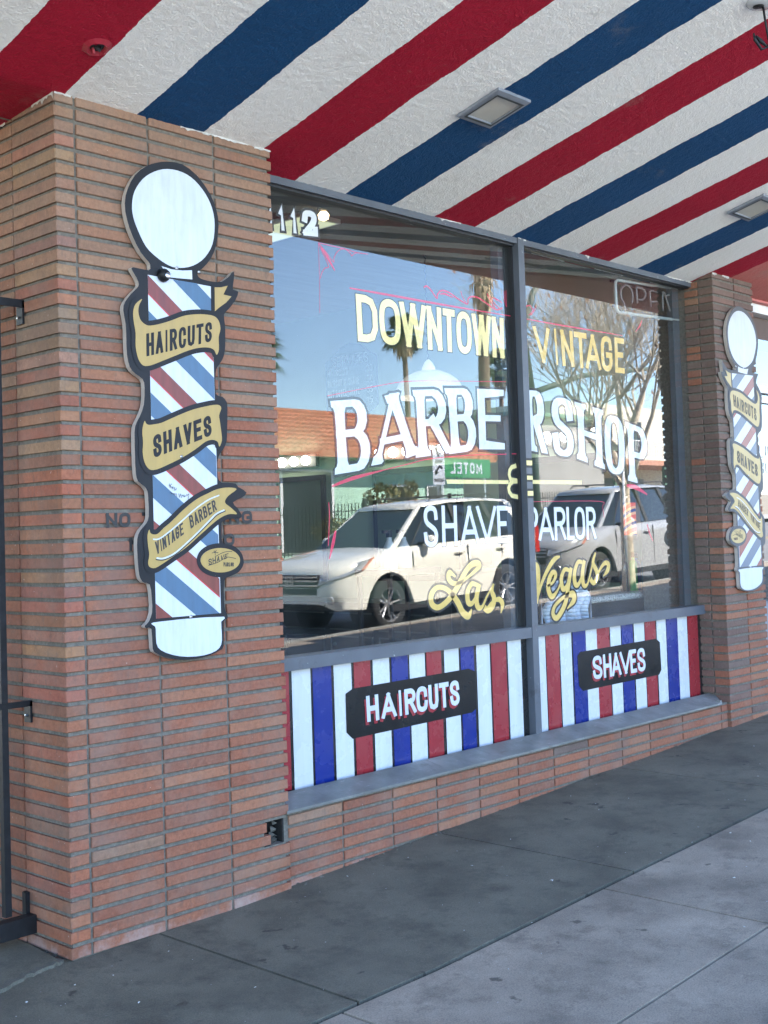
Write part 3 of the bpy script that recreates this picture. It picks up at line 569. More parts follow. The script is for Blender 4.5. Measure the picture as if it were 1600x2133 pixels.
def a_(cx, cy, rx, ry, a0, a1, n=7):
    return [(cx + rx * math.cos(R(a0 + (a1 - a0) * i / n)), cy + ry * math.sin(R(a0 + (a1 - a0) * i / n))) for i in range(n + 1)]
def S_(x, smooth=True, closed=False): return (x, smooth, closed)
OV = [(.5, 1), (.86, .92), (1, .68), (1, .32), (.86, .08), (.5, 0), (.14, .08), (0, .32), (0, .68), (.14, .92)]
GLY = {
 'A': [([(0, 0), (.5, 1)], 0, 0), ([(.5, 1), (1, 0)], 0, 0), ([(.2, .3), (.8, .3)], 0, 0)],
 'B': [([(0, 0), (0, 1)], 0, 0), ([(0, 1), (.55, 1)] + a_(.55, .77, .38, .23, 80, -80) + [(0, .54)], 0, 0), ([(0, .54), (.55, .54)] + a_(.55, .27, .45, .27, 80, -80) + [(0, 0)], 0, 0)],
 'C': [([(.98, .7), (.9, .93), (.5, 1), (.13, .92), (0, .68), (0, .32), (.13, .08), (.5, 0), (.9, .07), (1, .3)], 1, 0)],
 'D': [([(0, 0), (0, 1), (.45, 1), (.8, .94), (1, .72), (1, .28), (.8, .06), (.45, 0)], 0, 1)],
 'E': [([(1, 1), (0, 1), (0, 0), (1, 0)], 0, 0), ([(0, .52), (.8, .52)], 0, 0)],
 'F': [([(1, 1), (0, 1), (0, 0)], 0, 0), ([(0, .52), (.8, .52)], 0, 0)],
 'G': [([(.98, .72), (.88, .94), (.5, 1), (.13, .92), (0, .68), (0, .32), (.13, .08), (.5, 0), (.88, .08), (1, .25)], 1, 0), ([(1, .25), (1, .46), (.58, .46)], 0, 0)],
 'H': [([(0, 0), (0, 1)], 0, 0), ([(1, 0), (1, 1)], 0, 0), ([(0, .5), (1, .5)], 0, 0)],
 'I': [([(.5, 0), (.5, 1)], 0, 0)],
 'J': [([(1, 1), (1, .25), (.8, .04), (.4, 0), (.05, .15)], 0, 0)],
 'K': [([(0, 0), (0, 1)], 0, 0), ([(1, 1), (.05, .45)], 0, 0), ([(.3, .6), (1, 0)], 0, 0)],
 'L': [([(0, 1), (0, 0), (1, 0)], 0, 0)],
 'M': [([(0, 0), (0, 1), (.5, .3), (1, 1), (1, 0)], 0, 0)],
 'N': [([(0, 0), (0, 1)], 0, 0), ([(0, 1), (1, 0)], 0, 0), ([(1, 0), (1, 1)], 0, 0)],
 'O': [(OV, 1, 1)],
 'P': [([(0, 0), (0, 1)], 0, 0), ([(0, 1), (.55, 1)] + a_(.55, .74, .45, .26, 80, -80) + [(0, .48)], 0, 0)],
 'R': [([(0, 0), (0, 1)], 0, 0), ([(0, 1), (.55, 1)] + a_(.55, .75, .42, .25, 80, -80) + [(0, .5)], 0, 0), ([(.5, .5), (1, 0)], 0, 0)],
 'S': [([(.97, .74), (.88, .94), (.5, 1), (.13, .93), (.03, .76), (.16, .6), (.5, .5), (.86, .39), (.98, .22), (.86, .06), (.5, 0), (.12, .07), (.02, .27)], 1, 0)],
 'T': [([(0, 1), (1, 1)], 0, 0), ([(.5, 1), (.5, 0)], 0, 0)],
 'U': [([(0, 1), (0, .3), (.13, .07), (.5, 0), (.87, .07), (1, .3), (1, 1)], 0, 0)],
 'V': [([(0, 1), (.5, 0)], 0, 0), ([(.5, 0), (1, 1)], 0, 0)],
 'W': [([(0, 1), (.25, 0)], 0, 0), ([(.25, 0), (.5, 1)], 0, 0), ([(.5, 1), (.75, 0)], 0, 0), ([(.75, 0), (1, 1)], 0, 0)],
 'Y': [([(0, 1), (.5, .45), (.5, 0)], 0, 0), ([(1, 1), (.5, .45)], 0, 0)],
 'X': [([(0, 1), (1, 0)], 0, 0), ([(0, 0), (1, 1)], 0, 0)],
 '&': [([(1, 0), (.2, .7), (.25, .95), (.5, 1), (.7, .9), (.65, .7), (.1, .35), (.05, .12), (.4, 0), (.75, .1), (1, .45)], 1, 0)],
 '1': [([(.12, .86), (.5, 1), (.5, 0)], 0, 0)],
 '2': [([(.05, .72), (.18, .94), (.55, 1), (.92, .9), (.95, .68), (.7, .42), (.2, .12), (.03, 0)], 1, 0), ([(.03, 0), (1, 0), (1, .16)], 0, 0)],
 '3': [([(.05, .85), (.4, 1), (.9, .85), (.85, .6), (.45, .52), (.95, .4), (.95, .12), (.5, 0), (.05, .12)], 1, 0)],
 '5': [([(.9, 1), (.1, 1), (.08, .56), (.5, .62), (.95, .48), (.95, .15), (.5, 0), (.05, .12)], 0, 0)],
 '0': [(OV, 1, 1)],
 '-': [([(0, .5), (1, .5)], 0, 0)],
}
LAYER = [0]
def warp(q, u, v):
    (tl, tr, br, bl) = q
    x = (1 - u) * (1 - v) * bl[0] + u * (1 - v) * br[0] + u * v * tr[0] + (1 - u) * v * tl[0]
    z = (1 - u) * (1 - v) * bl[1] + u * (1 - v) * br[1] + u * v * tr[1] + (1 - u) * v * tl[1]
    return x, z

def letter(mb, ch, quad, t, y, mat, grow=0.0, contrast=1.0, serif=False, shift=(0, 0), ydir=1, place=None, clip=None):
    """one letter: strokes of weight t inside its own quad (X,Z corners TL,TR,BR,BL); place maps (x,z,y) to 3-D"""
    w = (math.dist(quad[0], quad[1]) + math.dist(quad[3], quad[2])) / 2
    h = (math.dist(quad[0], quad[3]) + math.dist(quad[1], quad[2])) / 2
    if ch == ' ': return
    th = t * contrast
    for pts, smooth, closed in GLY[ch]:
        tw = min(t, w * .55)
        loc = [(tw / 2 + p[0] * (w - tw), th / 2 + p[1] * (h - th)) for p in pts]
        if smooth: loc = catmull(loc, 4, bool(closed))
        n = len(loc); wid = []
        for i in range(n):
            a = loc[i - 1] if (i > 0 or closed) else loc[i]
            b = loc[(i + 1) % n] if (i < n - 1 or closed) else loc[i]
            dx, dz = b[0] - a[0], b[1] - a[1]
            s = abs(dz) / (math.hypot(dx, dz) + 1e-9)
            wid.append(th + (tw - th) * s)
        if contrast != 1.0 and not smooth and n == 2 and loc[0][0] != loc[1][0] and abs(loc[0][1] - loc[1][1]) > h * .5:
            k = .55 if (loc[1][0] - loc[0][0]) * (loc[1][1] - loc[0][1]) > 0 else 1.0
            wid = [x * k for x in wid]
        if serif and n == 2 and abs(loc[0][1] - loc[1][1]) > h * .6:
            p, q = Vector(loc[0]), Vector(loc[1])
            ks = [0, .035, .06, .12, .25, .5, .75, .88, .94, .965, 1]
            fl = [1.75, 1.65, 1.25, 1.04, .98, .95, .98, 1.04, 1.25, 1.65, 1.75]
            w0 = wid[0]
            loc = [tuple(p.lerp(q, k)) for k in ks]; wid = [max(w0, tw * .55) * f_ for f_ in fl]
            if w0 < tw * .8: wid = [w0 * (f_ if f_ < 1.1 else f_ * 1.35) for f_ in fl]
        e = 0 if closed else (t * .5)
        Lr, Rr = ribbon(loc, [x + 2 * grow for x in wid], bool(closed), 0 if closed else e + grow)
        LAYER[0] += 1
        yy = y + ydir * (LAYER[0] % 12) * .00002
        m = len(Lr)
        lo, hi = -grow, h + grow
        def pt(p):
            zz = max(lo, min(hi, p.y)) + shift[1]
            xx = p.x + shift[0]
            X, Z = warp(quad, xx / w, zz / h)
            return place(X, Z, yy) if place else (X, yy, Z)
        for i in range(m if closed else m - 1):
            j = (i + 1) % m
            mb.face([pt(Lr[i]), pt(Rr[i]), pt(Rr[j]), pt(Lr[j])], mat)

def word(mb, text, quad, us, t, y, mat, **kw):
    for ch, (u0, u1) in zip(text, us):
        q = [warp(quad, u0, 1), warp(quad, u1, 1), warp(quad, u1, 0), warp(quad, u0, 0)]
        letter(mb, ch, q, t, y, mat, **kw)
def even(text, gap=.22, wide={'I': .45, 'M': 1.25, 'W': 1.35, '1': .5, ' ': .7}):
    ws = [wide.get(c, 1.) for c in text]
    tot = sum(ws) + gap * (len(text) - 1); x = 0; out = []
    for k in ws:
        out.append((x / tot, (x + k) / tot)); x += k + gap
    return out
def stroke(mb, pts, wid, y, mat, smooth=True, grow=0.0, n=6, place=None):
    if isinstance(wid, (list, tuple)):
        p3 = [(p[0], p[1], w) for p, w in zip(pts, wid)]
        if smooth: p3 = catmull(p3, n)
        P = [(p[0], p[1]) for p in p3]; W = [max(.0005, p[2]) + 2 * grow for p in p3]
    else:
        P = catmull([tuple(p) for p in pts], n) if smooth and len(pts) > 2 else [tuple(p) for p in pts]
        W = [wid + 2 * grow] * len(P)
    Lr, Rr = ribbon(P, W, False, grow)
    LAYER[0] += 1
    yy = y + (LAYER[0] % 12) * .00002
    f = place or (lambda X, Z, Y: (X, Y, Z))
    for i in range(len(Lr) - 1):
        mb.face([f(Lr[i].x, Lr[i].y, yy), f(Rr[i].x, Rr[i].y, yy), f(Rr[i + 1].x, Rr[i + 1].y, yy), f(Lr[i + 1].x, Lr[i + 1].y, yy)], mat)

# ------------------------------------------------------------------ brickwork
PITCH = .0529; ZB = 3.0684
TAN = [(0.255, 0.148, 0.097), (0.24, 0.135, 0.089), (0.272, 0.158, 0.102), (0.23, 0.132, 0.089), (0.275, 0.148, 0.094)]
RED = [(0.269, 0.104, 0.061), (0.259, 0.098, 0.058), (0.285, 0.11, 0.064), (0.248, 0.091, 0.055), (0.269, 0.101, 0.061), (0.233, 0.098, 0.063), (0.291, 0.125, 0.073)]
DRK = [(0.144, 0.097, 0.081), (0.13, 0.086, 0.07), (0.158, 0.101, 0.081), (0.144, 0.09, 0.074), (0.173, 0.097, 0.078)]
def brick_col(z, dark=0.0, rnd=random):
    t = max(0, min(1, (z - 1.75) / 1.1)); t = t * t * (3 - 2 * t)
    pool = TAN if rnd.random() < t * .92 + .01 else RED
    c = rnd.choice(pool)
    if pool is RED: c = tuple(a * (1 - .65 * t) + b_ * .65 * t for a, b_ in zip(c, TAN[0]))
    if dark and rnd.random() < dark: c = rnd.choice(DRK)
    k = rnd.uniform(.94, 1.06)
    return tuple(x * k for x in c)
def brick_box(mb, x0, x1, y0, y1, z0, z1, c, j=.0012, ch=.0028):
    """brick with softly broken arrises; visible faces are front (y0) and both ends"""
    r = lambda: random.uniform(-j, j)
    d = r() - .0005
    o = [(x0 + r(), y0 + d, z0 + r()), (x1 + r(), y0 + d, z0 + r()), (x1 + r(), y0 + d, z1 + r()), (x0 + r(), y0 + d, z1 + r())]
    f = [(o[0][0] + ch, o[0][1], o[0][2] + ch), (o[1][0] - ch, o[1][1], o[1][2] + ch), (o[2][0] - ch, o[2][1], o[2][2] - ch), (o[3][0] + ch, o[3][1], o[3][2] - ch)]
    m_ = [(p[0], p[1] + ch, p[2]) for p in o]
    k = [(p[0], y1, p[2]) for p in o]
    vs = f + m_ + k
    fs = [(0, 1, 2, 3)]
    for i in range(4):
        n_ = (i + 1) % 4
        fs.append((i, i + 4, n_ + 4, n_)); fs.append((i + 4, i + 8, n_ + 8, n_ + 4))
    fs.append((11, 10, 9, 8))
    mb.mesh(vs, fs, M['brick'], c)
HB = .0385

shop = thing('barbershop', 'brick barbershop front with striped soffit, lettered windows and striped panels', 'shop', (2.9, 0, 0))

# left pillar, seen from its corner
mb = MB()
for k in range(0, 60):
    z0 = ZB - PITCH * k + random.uniform(-.001, .001); z1 = z0 + HB
    cols_ = [(0, .082, .288), (.094, .415, .06), (.427, .745, .06), (.757, 1.066 + random.uniform(-.003, .003), .15)]
    for i, (x0, x1, dep) in enumerate(cols_):
        if i == 3 and k in (53, 54):             # two bricks broken off at the foot of the pillar
            x1 = .94 + (0.02 if k == 54 else 0)
        c = brick_col(z0)
        if i == 0: c = tuple(x * random.uniform(.95, 1.15) for x in c)
        brick_box(mb, x0, x1, 0, dep, z0, z1, c)
        if k > 56: pass
    for (y0, y1) in ((.300, .616), (.628, .944), (.956, 1.2)):
        brick_box(mb, 0.0, .06, y0, y1, z0, z1, brick_col(z0))
# mortar bed behind the raked joints
mb.box((.010, .0085, -.3), (.93, 1.2, 3.3), M['mortar'])
mb.box((.93, .0085, -.3), (1.05, .40, .205), M['mortar'])
mb.box((.93, .0085, .305), (1.05, .40, 3.3), M['mortar'])
mb.box((.93, .075, .205), (1.05, .40, .305), M['groove'])  # near-black backing: shade of the broken hole put into the colour
mb.mesh([(.935, .05, .21), (.985, .06, .21), (.965, .03, .235), (.945, .05, .28), (.96, .07, .30), (.975, .07, .25)], [(0, 1, 2), (2, 1, 5), (2, 5, 3), (0, 2, 3), (3, 5, 4)], M['mortar'])
mb.box((1.040, .02, .2), (1.0498, .4, .308), M['groove'])  # dark sheet over the pale mortar end, painted as shade in the hole
for _ in range(14):
    x, z, s = random.uniform(.945, 1.03), .212 + random.random() ** 3 * .07, random.uniform(.006, .018)
    mb.mesh([(x - s, .045, z - s * .6), (x + s, .05, z - s * .6), (x + s * .4, .03, z + s * .3), (x - s * .5, .055, z + s), (x + s * .8, .06, z + s * .7)], [(0, 1, 2), (0, 2, 3), (2, 1, 4), (2, 4, 3)], random.choice((M['dirt'], M['dirt'], M['mortar'])))
# stencilled warning half hidden by the pole sign
for txt, q, us in (('NO', D['graf']['NO'], [(0, .46), (.54, 1)]), ('T', D['graf']['T'], [(0, 1)]), ('ING', D['graf']['ING'], [(0, .1), (.2, .55), (.64, 1)]), ('N', D['graf']['N2'], [(0, 1)]), ('O', D['graf']['O2'], [(.1, .95)])):
    word(mb, txt, q, us, .013, -.0024, M['l_black'])
lp = put(mb, 'brick_pillar', shop); lp['label'] = 'wide brick pillar with stencilled lettering behind the pole sign'

# right pillar
mb = MB()
for k in range(-1, 57):
    z0 = ZB - PITCH * k + random.uniform(-.001, .001); z1 = z0 + HB
    dk = .92 if z0 > 1.7 else (.7 if z0 > 1.1 else .35)
    brick_box(mb, 4.972, 5.262, 0, .098, z0, z1, brick_col(z0 - .6, dk), j=.002)
    brick_box(mb, 5.274, 5.545 + random.uniform(-.006, .004), 0, .15, z0, z1, brick_col(z0 - .6, dk), j=.002)
    brick_box(mb, 4.972, 5.03, .109, .20, z0, z1, brick_col(z0 - .6, .8), j=.002)
    brick_box(mb, 5.40, 5.545, .16, .45, z0, z1, brick_col(z0 - .6, dk), j=.002)
mb.box((4.984, .0085, -.3), (5.533, .6, 3.3), M['mortar'])
rp = put(mb, 'brick_pillar', shop); rp['label'] = 'narrow darker brick pillar beyond the window'

# low wall under the window
mb = MB()
jx = [1.076, 1.405, 1.730, 2.045, 2.372, 2.694, 3.012, 3.344, 3.690, 3.998, 4.384, 4.880, 4.970]
for k in range(53, 60):
    z0 = ZB - PITCH * k; z1 = z0 + HB
    for a, b_ in zip(jx, jx[1:]):
        brick_box(mb, a + .006, b_ - .006, .02 + random.uniform(-.001, .001), .12, z0, z1, brick_col(.4, .04))
mb.box((1.05, .0285, -.3), (4.984, .32, .318), M['mortar'])
put(mb, 'low_wall', shop)

# canopy: stucco soffit rising to the street, fascia and roof slab
mb = MB()
from mathutils import noise as mnoise
GX0, GX1, GY0, GY1, GS = -1.3, 6.2, -2.15, .26, .0095
nx_, ny_ = int((GX1 - GX0) / GS), int((GY1 - GY0) / GS)
for j in range(ny_ + 1):
    y = GY0 + (GY1 - GY0) * j / ny_
    for i in range(nx_ + 1):
        x = GX0 + (GX1 - GX0) * i / nx_
        h = mnoise.noise((x * 52, y * 52, 0)) * .75 + mnoise.noise((x * 24, y * 24, 4)) * .3 + mnoise.noise((x * 3.1, y * 3.1, 9)) * .5
        mb.v.append((x, y, soff(x, y) - .0028 * h - .001))
for j in range(ny_):
    for i in range(nx_):
        a = j * (nx_ + 1) + i
        x = GX0 + (GX1 - GX0) * i / nx_; y = GY0 + (GY1 - GY0) * j / ny_
        mb.f.append((a, a + nx_ + 1, a + nx_ + 2, a + 1)); mb.c.append(None)
mb.mi(M['soffit']); mb.m += [0] * (nx_ * ny_)
for x0, x1 in ((-6, GX0), (GX1, 9)):
    for y0, y1 in ((-2.15, 0), (0, .9)):
        mb.face([(x0, y0, soff(x0, y0)), (x0, y1, soff(x0, y1)), (x1, y1, soff(x0, y1)), (x1, y0, soff(x0, y0))], M['soffit'])
mb.face([(GX0, GY1, soff(0, GY1)), (GX0, .9, soff(0, .9)), (.03, .9, soff(0, .9)), (.03, GY1, soff(0, GY1))], M['soffit'])
put_fascia = plain('fascia_paint', (.62, .6, .57), .7, bumpd=.001)
mb.mesh([(-6, -2.15, 3.6375), (9, -2.15, 3.6375), (9, -2.15, 3.98), (-6, -2.15, 3.98), (-6, .2, 4.05), (9, .2, 4.05)], [(0, 1, 2, 3), (3, 2, 5, 4)], put_fascia)
cano = put(mb, 'canopy', shop)
cano.data.polygons.foreach_set('use_smooth', [True] * (nx_ * ny_) + [False] * (len(cano.data.polygons) - nx_ * ny_))
# object space must equal world space for the painted bands
cano.data.transform(Matrix.Translation(Vector(shop.location))); cano.location = -Vector(shop.location)

# broken fitting in the soffit over the corner
mb = MB()
hx, hy = -.008, -.289; hz = soff(hx, hy)
hole_red = plain('daubed_red', (.30, .015, .03), .5, bumpd=.002)
ring = []
for a in range(16):
    t = 2 * math.pi * a / 16; k = 1 + random.uniform(-.1, .1)
    ring.append((math.cos(t) * k, math.sin(t) * k))
def disc(r, dz, mat):
    mb.face([(hx + p[0] * r, hy + p[1] * r, soff(hx, hy + p[1] * r) - dz) for p in ring][::-1], mat)
for i in range(16):
    p, q = ring[i], ring[(i + 1) % 16]
    f = lambda s, r, dz: (hx + s[0] * r, hy + s[1] * r, soff(hx, hy + s[1] * r) - dz)
    mb.face([f(p, .05, .0015), f(q, .05, .0015), f(q, .034, .012), f(p, .034, .012)], hole_red)
    mb.face([f(p, .034, .012), f(q, .034, .012), f(q, .024, .002), f(p, .024, .002)], hole_red)
disc(.0245, .0018, M['gasket'])
mb.tube([(hx - .01, hy, hz + .0), (hx + .004, hy - .01, hz - .018), (hx + .012, hy - .004, hz - .004)], .005, M['gasket'], 6)
mb.tube([(hx - .012, hy + .012, hz), (hx - .002, hy + .016, hz - .02)], .006, hole_red, 6)
put(mb, 'capped_fitting', shop, parent=None)

# upper wall of the building
mb = MB()
stucco = plain('upper_stucco', (.55, .5, .45), .9, bumpd=.002)
mb.box((-6, .45, 3.35), (9, .75, 4.6), stucco)
mb.box((-6, .7, 4.0), (9, 9.5, 4.15), stucco)
put(mb, 'upper_wall', shop)

# slopped white paint where soffit meets brick and frame
over = plain('slopped_white', (.50, .49, .46), .7, var=.35, nscale=20)
rq = random.Random(11)
def slop(p0, p1, drop, n, y, face):
    mb = MB(); prev = None; on = 1.
    for i in range(n + 1):
        if rq.random() < .12: on = rq.choice((0., 0., 1.))
        s = i / n; x = p0[0] + (p1[0] - p0[0]) * s; z = p0[1] + (p1[1] - p0[1]) * s
        d = drop * (.35 + .65 * rq.random()) * (2.2 if rq.random() < .05 else 1)
        cur = (face(x, z + .004, y), face(x, z - d, y))
        if prev and on > .5: mb.face([prev[0], prev[1], cur[1], cur[0]], over)
        elif mb.f:
            put(mb, 'paint_edge', shop); mb = MB()
        prev = cur
    if mb.f: put(mb, 'paint_edge', shop)
slop((.0, 3.1), (1.066, 3.1), .010, 90, -.0035, lambda x, z, y: (x, y, z))
slop((.0, 3.1), (.62, 3.1 - .08 * .62), .014, 60, -.0035, lambda x, z, y: (y, x, z))
slop((1.07, soff(2, .151)), (3.04, soff(2, .151)), .009, 140, .1505, lambda x, z, y: (x, y, z))
slop((3.094, soff(2, .151)), (4.985, soff(2, .151)), .011, 140, .1505, lambda x, z, y: (x, y, z))
slop((3.041, soff(2, .146)), (3.094, soff(2, .146)), .014, 8, .1458, lambda x, z, y: (x, y, z))
slop((4.972, 3.1), (5.545, 3.1), .018, 60, -.0035, lambda x, z, y: (x, y, z))

# ------------------------------------------------------------------ storefront window
F = M['frame']
mb = MB()
mb.box((1.03, .152, 3.028), (3.038, .235, 3.075), F)
mb.box((3.096, .152, 3.028), (4.985, .235, 3.075), F)
mb.box((1.03, .17, 3.016), (3.03, .215, 3.0275), M['gasket'])
mb.box((3.096, .17, 3.020), (4.98, .215, 3.0275), M['gasket'])
mb.box((3.040, .147, .34), (3.094, .245, 3.082), F)
mb.box((1.03, .150, .880), (3.0395, .24, .937), F)
mb.box((3.0945, .150, .880), (4.985, .24, .937), F)
mb.box((4.9855, .150, .34), (5.028, .25, 3.082), F)
mb.box((1.03, .152, .34), (1.075, .24, 3.02), F)
mb.box((3.028, .185, .94), (3.0395, .23, 3.016), M['gasket'])
mb.box((5.0285, .153, .36), (5.036, .17, 3.07), M['caulk'])
# deeper inner members seen through the glass
mb.box((1.03, .245, .87), (5.03, .29, .93), F)
mb.box((4.90, .252, .93), (4.985, .29, 3.03), F)
mb.box((2.99, .25, .93), (3.10, .30, 3.03), F)
win = put(mb, 'window_frame', shop)
def pane(x0, x1):
    g = MB(); g.face([(x0, .2, .937), (x1, .2, .937), (x1, .2, 3.03), (x0, .2, 3.03)], M['glass'])
    g.face([(x0, .2016, .937), (x1, .2016, .937), (x1, .2016, 3.03), (x0, .2016, 3.03)], M['glass_in'])
    return put(g, 'glass_pane', shop, parent=win)
pane(1.06, 3.04); pane(3.094, 4.986)

def lettering(name, build, label=None):
    g = MB(); build(g)
    o = put(g, name, shop, parent=win)
    if label: o['label'] = label
    return o
FY, OY = .2005, .2009
def two(text, q, us, t, mat, o, omat=None, **kw):
    def b(g):
        word(g, text, q, us, t, OY, omat or M['l_black'], grow=o, **kw)
        word(g, text, q, us, t, FY, mat, **kw)
    return b
lettering('window_lettering', two('DOWNTOWN', D['q_downtown'], D['u_downtown'], .037, M['l_gold'], .0045, M['s_black']), 'pale gold word DOWNTOWN')
lettering('window_lettering', two('VINTAGE', D['q_vint'], D['u_vint'], .034, M['l_gold2'], .003), 'gold word VINTAGE')
def barb(seq):
    def b(g):
        for ch, q in seq:
            letter(g, ch, q, .066, OY, M['l_black'], grow=.014, contrast=.5, serif=True)
            letter(g, ch, q, .066, FY, M['l_white'], contrast=.5, serif=True)
    return b
lettering('window_lettering', barb(D['barber'][:5]), 'silver white letters BARBE on the nearer pane')
lettering('window_lettering', barb(D['barber'][5:]), 'silver white letters RSHOP on the farther pane')
lettering('window_lettering', two('SHAVE', D['q_shave'], D['u_shave'], .026, M['l_white2'], .004, M['s_black']), 'white word SHAVE')
lettering('window_lettering', two('PARLOR', D['q_parlor'], D['u_parlor'], .026, M['l_white2'], .003), 'white word PARLOR')
def num(g):
    for ch, q in zip('1112', D['n1112']):
        letter(g, ch, q, .036, OY, M['l_black'], grow=.012, contrast=.75, serif=ch == '1')
        letter(g, ch, q, .036, FY, M['l_white2'], contrast=.75, serif=ch == '1')
lettering('window_lettering', num, 'white house number 1112 outlined in black')
def script(seq, w):
    def b(g):
        for pts, ws in seq:
            stroke(g, pts, [x * w for x in ws], OY, M['l_black'], grow=.012)
            stroke(g, pts, [x * w for x in ws], FY, M['l_gold2'])
    return b
lettering('window_lettering', script(D['las'], .032), 'gold script word Las')
lettering('window_lettering', script(D['vegas'], .032), 'gold script word Vegas')
for pts, w in D['pin']:
    n = len(pts); g = MB()
    if w > .0095 and n > 2: ws = [w * (.25 + .75 * math.sin(math.pi * (.15 + .8 * i / (n - 1)))) for i in range(n)]
    else: ws = [w] * n
    stroke(g, pts, ws, .2006, M['l_red']); put(g, 'pinstripe', shop, parent=win)
for q in D['goldline']:
    g = MB(); g.sheet([tuple(p) for p in q], .2008, M['l_gold']); put(g, 'gold_rule', shop, parent=win)
# the ampersand runs over the glass edge and the mullion face
def amp_glass(g):
    sh = lambda l: [(min(p[0] + .06, 3.034), p[1] - .013) for p in l]
    for pts in D['amp']:
        P = catmull([tuple(p) for p in pts], 6)
        P = [(x + .062, z - .013) for x, z in P if x < 2.985]
        for mat, w, y in ((M['l_black'], .044, OY), (M['l_gold'], .024, FY)):
            runs = []; cur = []
            for p in P:
                cur.append(p)
            stroke(g, cur[::3] + [cur[-1]], w, y, mat, smooth=False)
lettering('window_lettering', amp_glass, 'gold ampersand beside the mullion')
for z, w in ((1.826, .026), (1.745, .022), (1.660, .026)):
    g = MB()
    g.sheet([(3.0405, z - w), (3.0935, z - w), (3.0935, z + w), (3.0405, z + w)], .1462, M['l_black'])
    g.sheet([(3.0405, z - w * .5), (3.0935, z - w * .5), (3.0935, z + w * .5), (3.0405, z + w * .5)], .1452, M['l_gold'])
    put(g, 'mullion_stroke', shop, parent=win)

# striped panels under the glass
mb = MB()
mb.box((1.04, .190, .345), (3.040, .21, .881), M['p_black'])
mb.box((3.094, .190, .345), (4.986, .21, .881), M['p_black'])
mb.sheet([(1.02, .36), (1.262, .36), (1.262, .879), (1.02, .879)], .1885, M['p_red'])
for a, b_, c_ in D['bars'][1:]:
    mb.sheet([(a, .352), (b_, .352), (b_, .8795), (a, .8795)], .1885, {'r': M['p_red'], 'w': M['p_white'], 'b': M['p_blue']}[c_])
kick = put(mb, 'striped_panel', shop)
for poly, txt, q, us, t in ((D['plaque1'], 'HAIRCUTS', D['q_p1'], D['u_p1'], .024), (D['plaque2'], 'SHAVES', D['q_p2'], D['u_p2'], .024)):
    mb = MB(); mb.sheet([tuple(p) for p in poly], .1868, M['plaque'])
    word(mb, txt, q, us, t, .1852, M['p_red'], shift=(-.011, -.014), ydir=-1)
    word(mb, txt, q, us, t, .1836, M['s_white'], ydir=-1)
    o = put(mb, 'plaque', shop, parent=kick); o['label'] = 'black painted plaque reading ' + txt

# sloping metal sill
mb = MB()
mb.mesh([(1.05, -.004, .331), (4.85, -.004, .331), (5.03, .152, .366), (1.05, .152, .366), (1.05, -.004, .3195), (4.85, -.004, .3195), (5.03, .152, .3195), (1.05, .152, .3195)],
        [(0, 1, 2, 3), (0, 4, 5, 1), (1, 5, 6, 2), (4, 7, 6, 5)], M['sill'])
mb.box((4.83, .0, .3315), (4.852, .03, .345), M['sill'])
put(mb, 'window_sill', shop)

# neighbouring shop window at the far edge of the picture
mb = MB()
W_ = plain('white_trim', (.75, .75, .74), .5)
mb.box((5.545, .20, 2.98), (9, .30, 3.045), W_)
mb.box((5.545, .20, 2.40), (9, .27, 2.455), W_); mb.box((5.545, .21, 2.33), (9, .27, 2.365), W_)
mb.box((5.545, .15, .3), (9, .24, .9), plain('grey_panel', (.2, .22, .25), .5))
mb.box((5.56, .28, 2.80), (9, .5, 2.975), plain('brown_beam', (.10, .06, .05), .6))
nw = put(mb, 'neighbour_window', shop)
g = MB(); g.face([(5.545, .235, .9), (9, .235, .9), (9, .235, 2.80), (5.545, .235, 2.80)], glass_mat('neighbour_glass', 2.6, (.25, .28, .3)))
put(g, 'glass_pane', shop, parent=nw)
g = MB()
q = [(5.90, 2.02), (6.30, 2.02), (6.30, 1.93), (5.90, 1.93)]
word(g, 'OUR', q, even('OUR'), .014, .2325, M['l_white2'])
q = [(5.90, 1.90), (6.34, 1.90), (6.34, 1.82), (5.90, 1.82)]
word(g, 'SHOP', q, even('SHOP'), .014, .2325, M['l_white2'])
put(g, 'window_lettering', shop, parent=nw)
g = MB(); g.box((5.545, .155, 3.045), (9, .36, 3.12), plain('salmon_stucco', (.55, .17, .15), .8, bumpd=.002)); put(g, 'wall_band', shop)

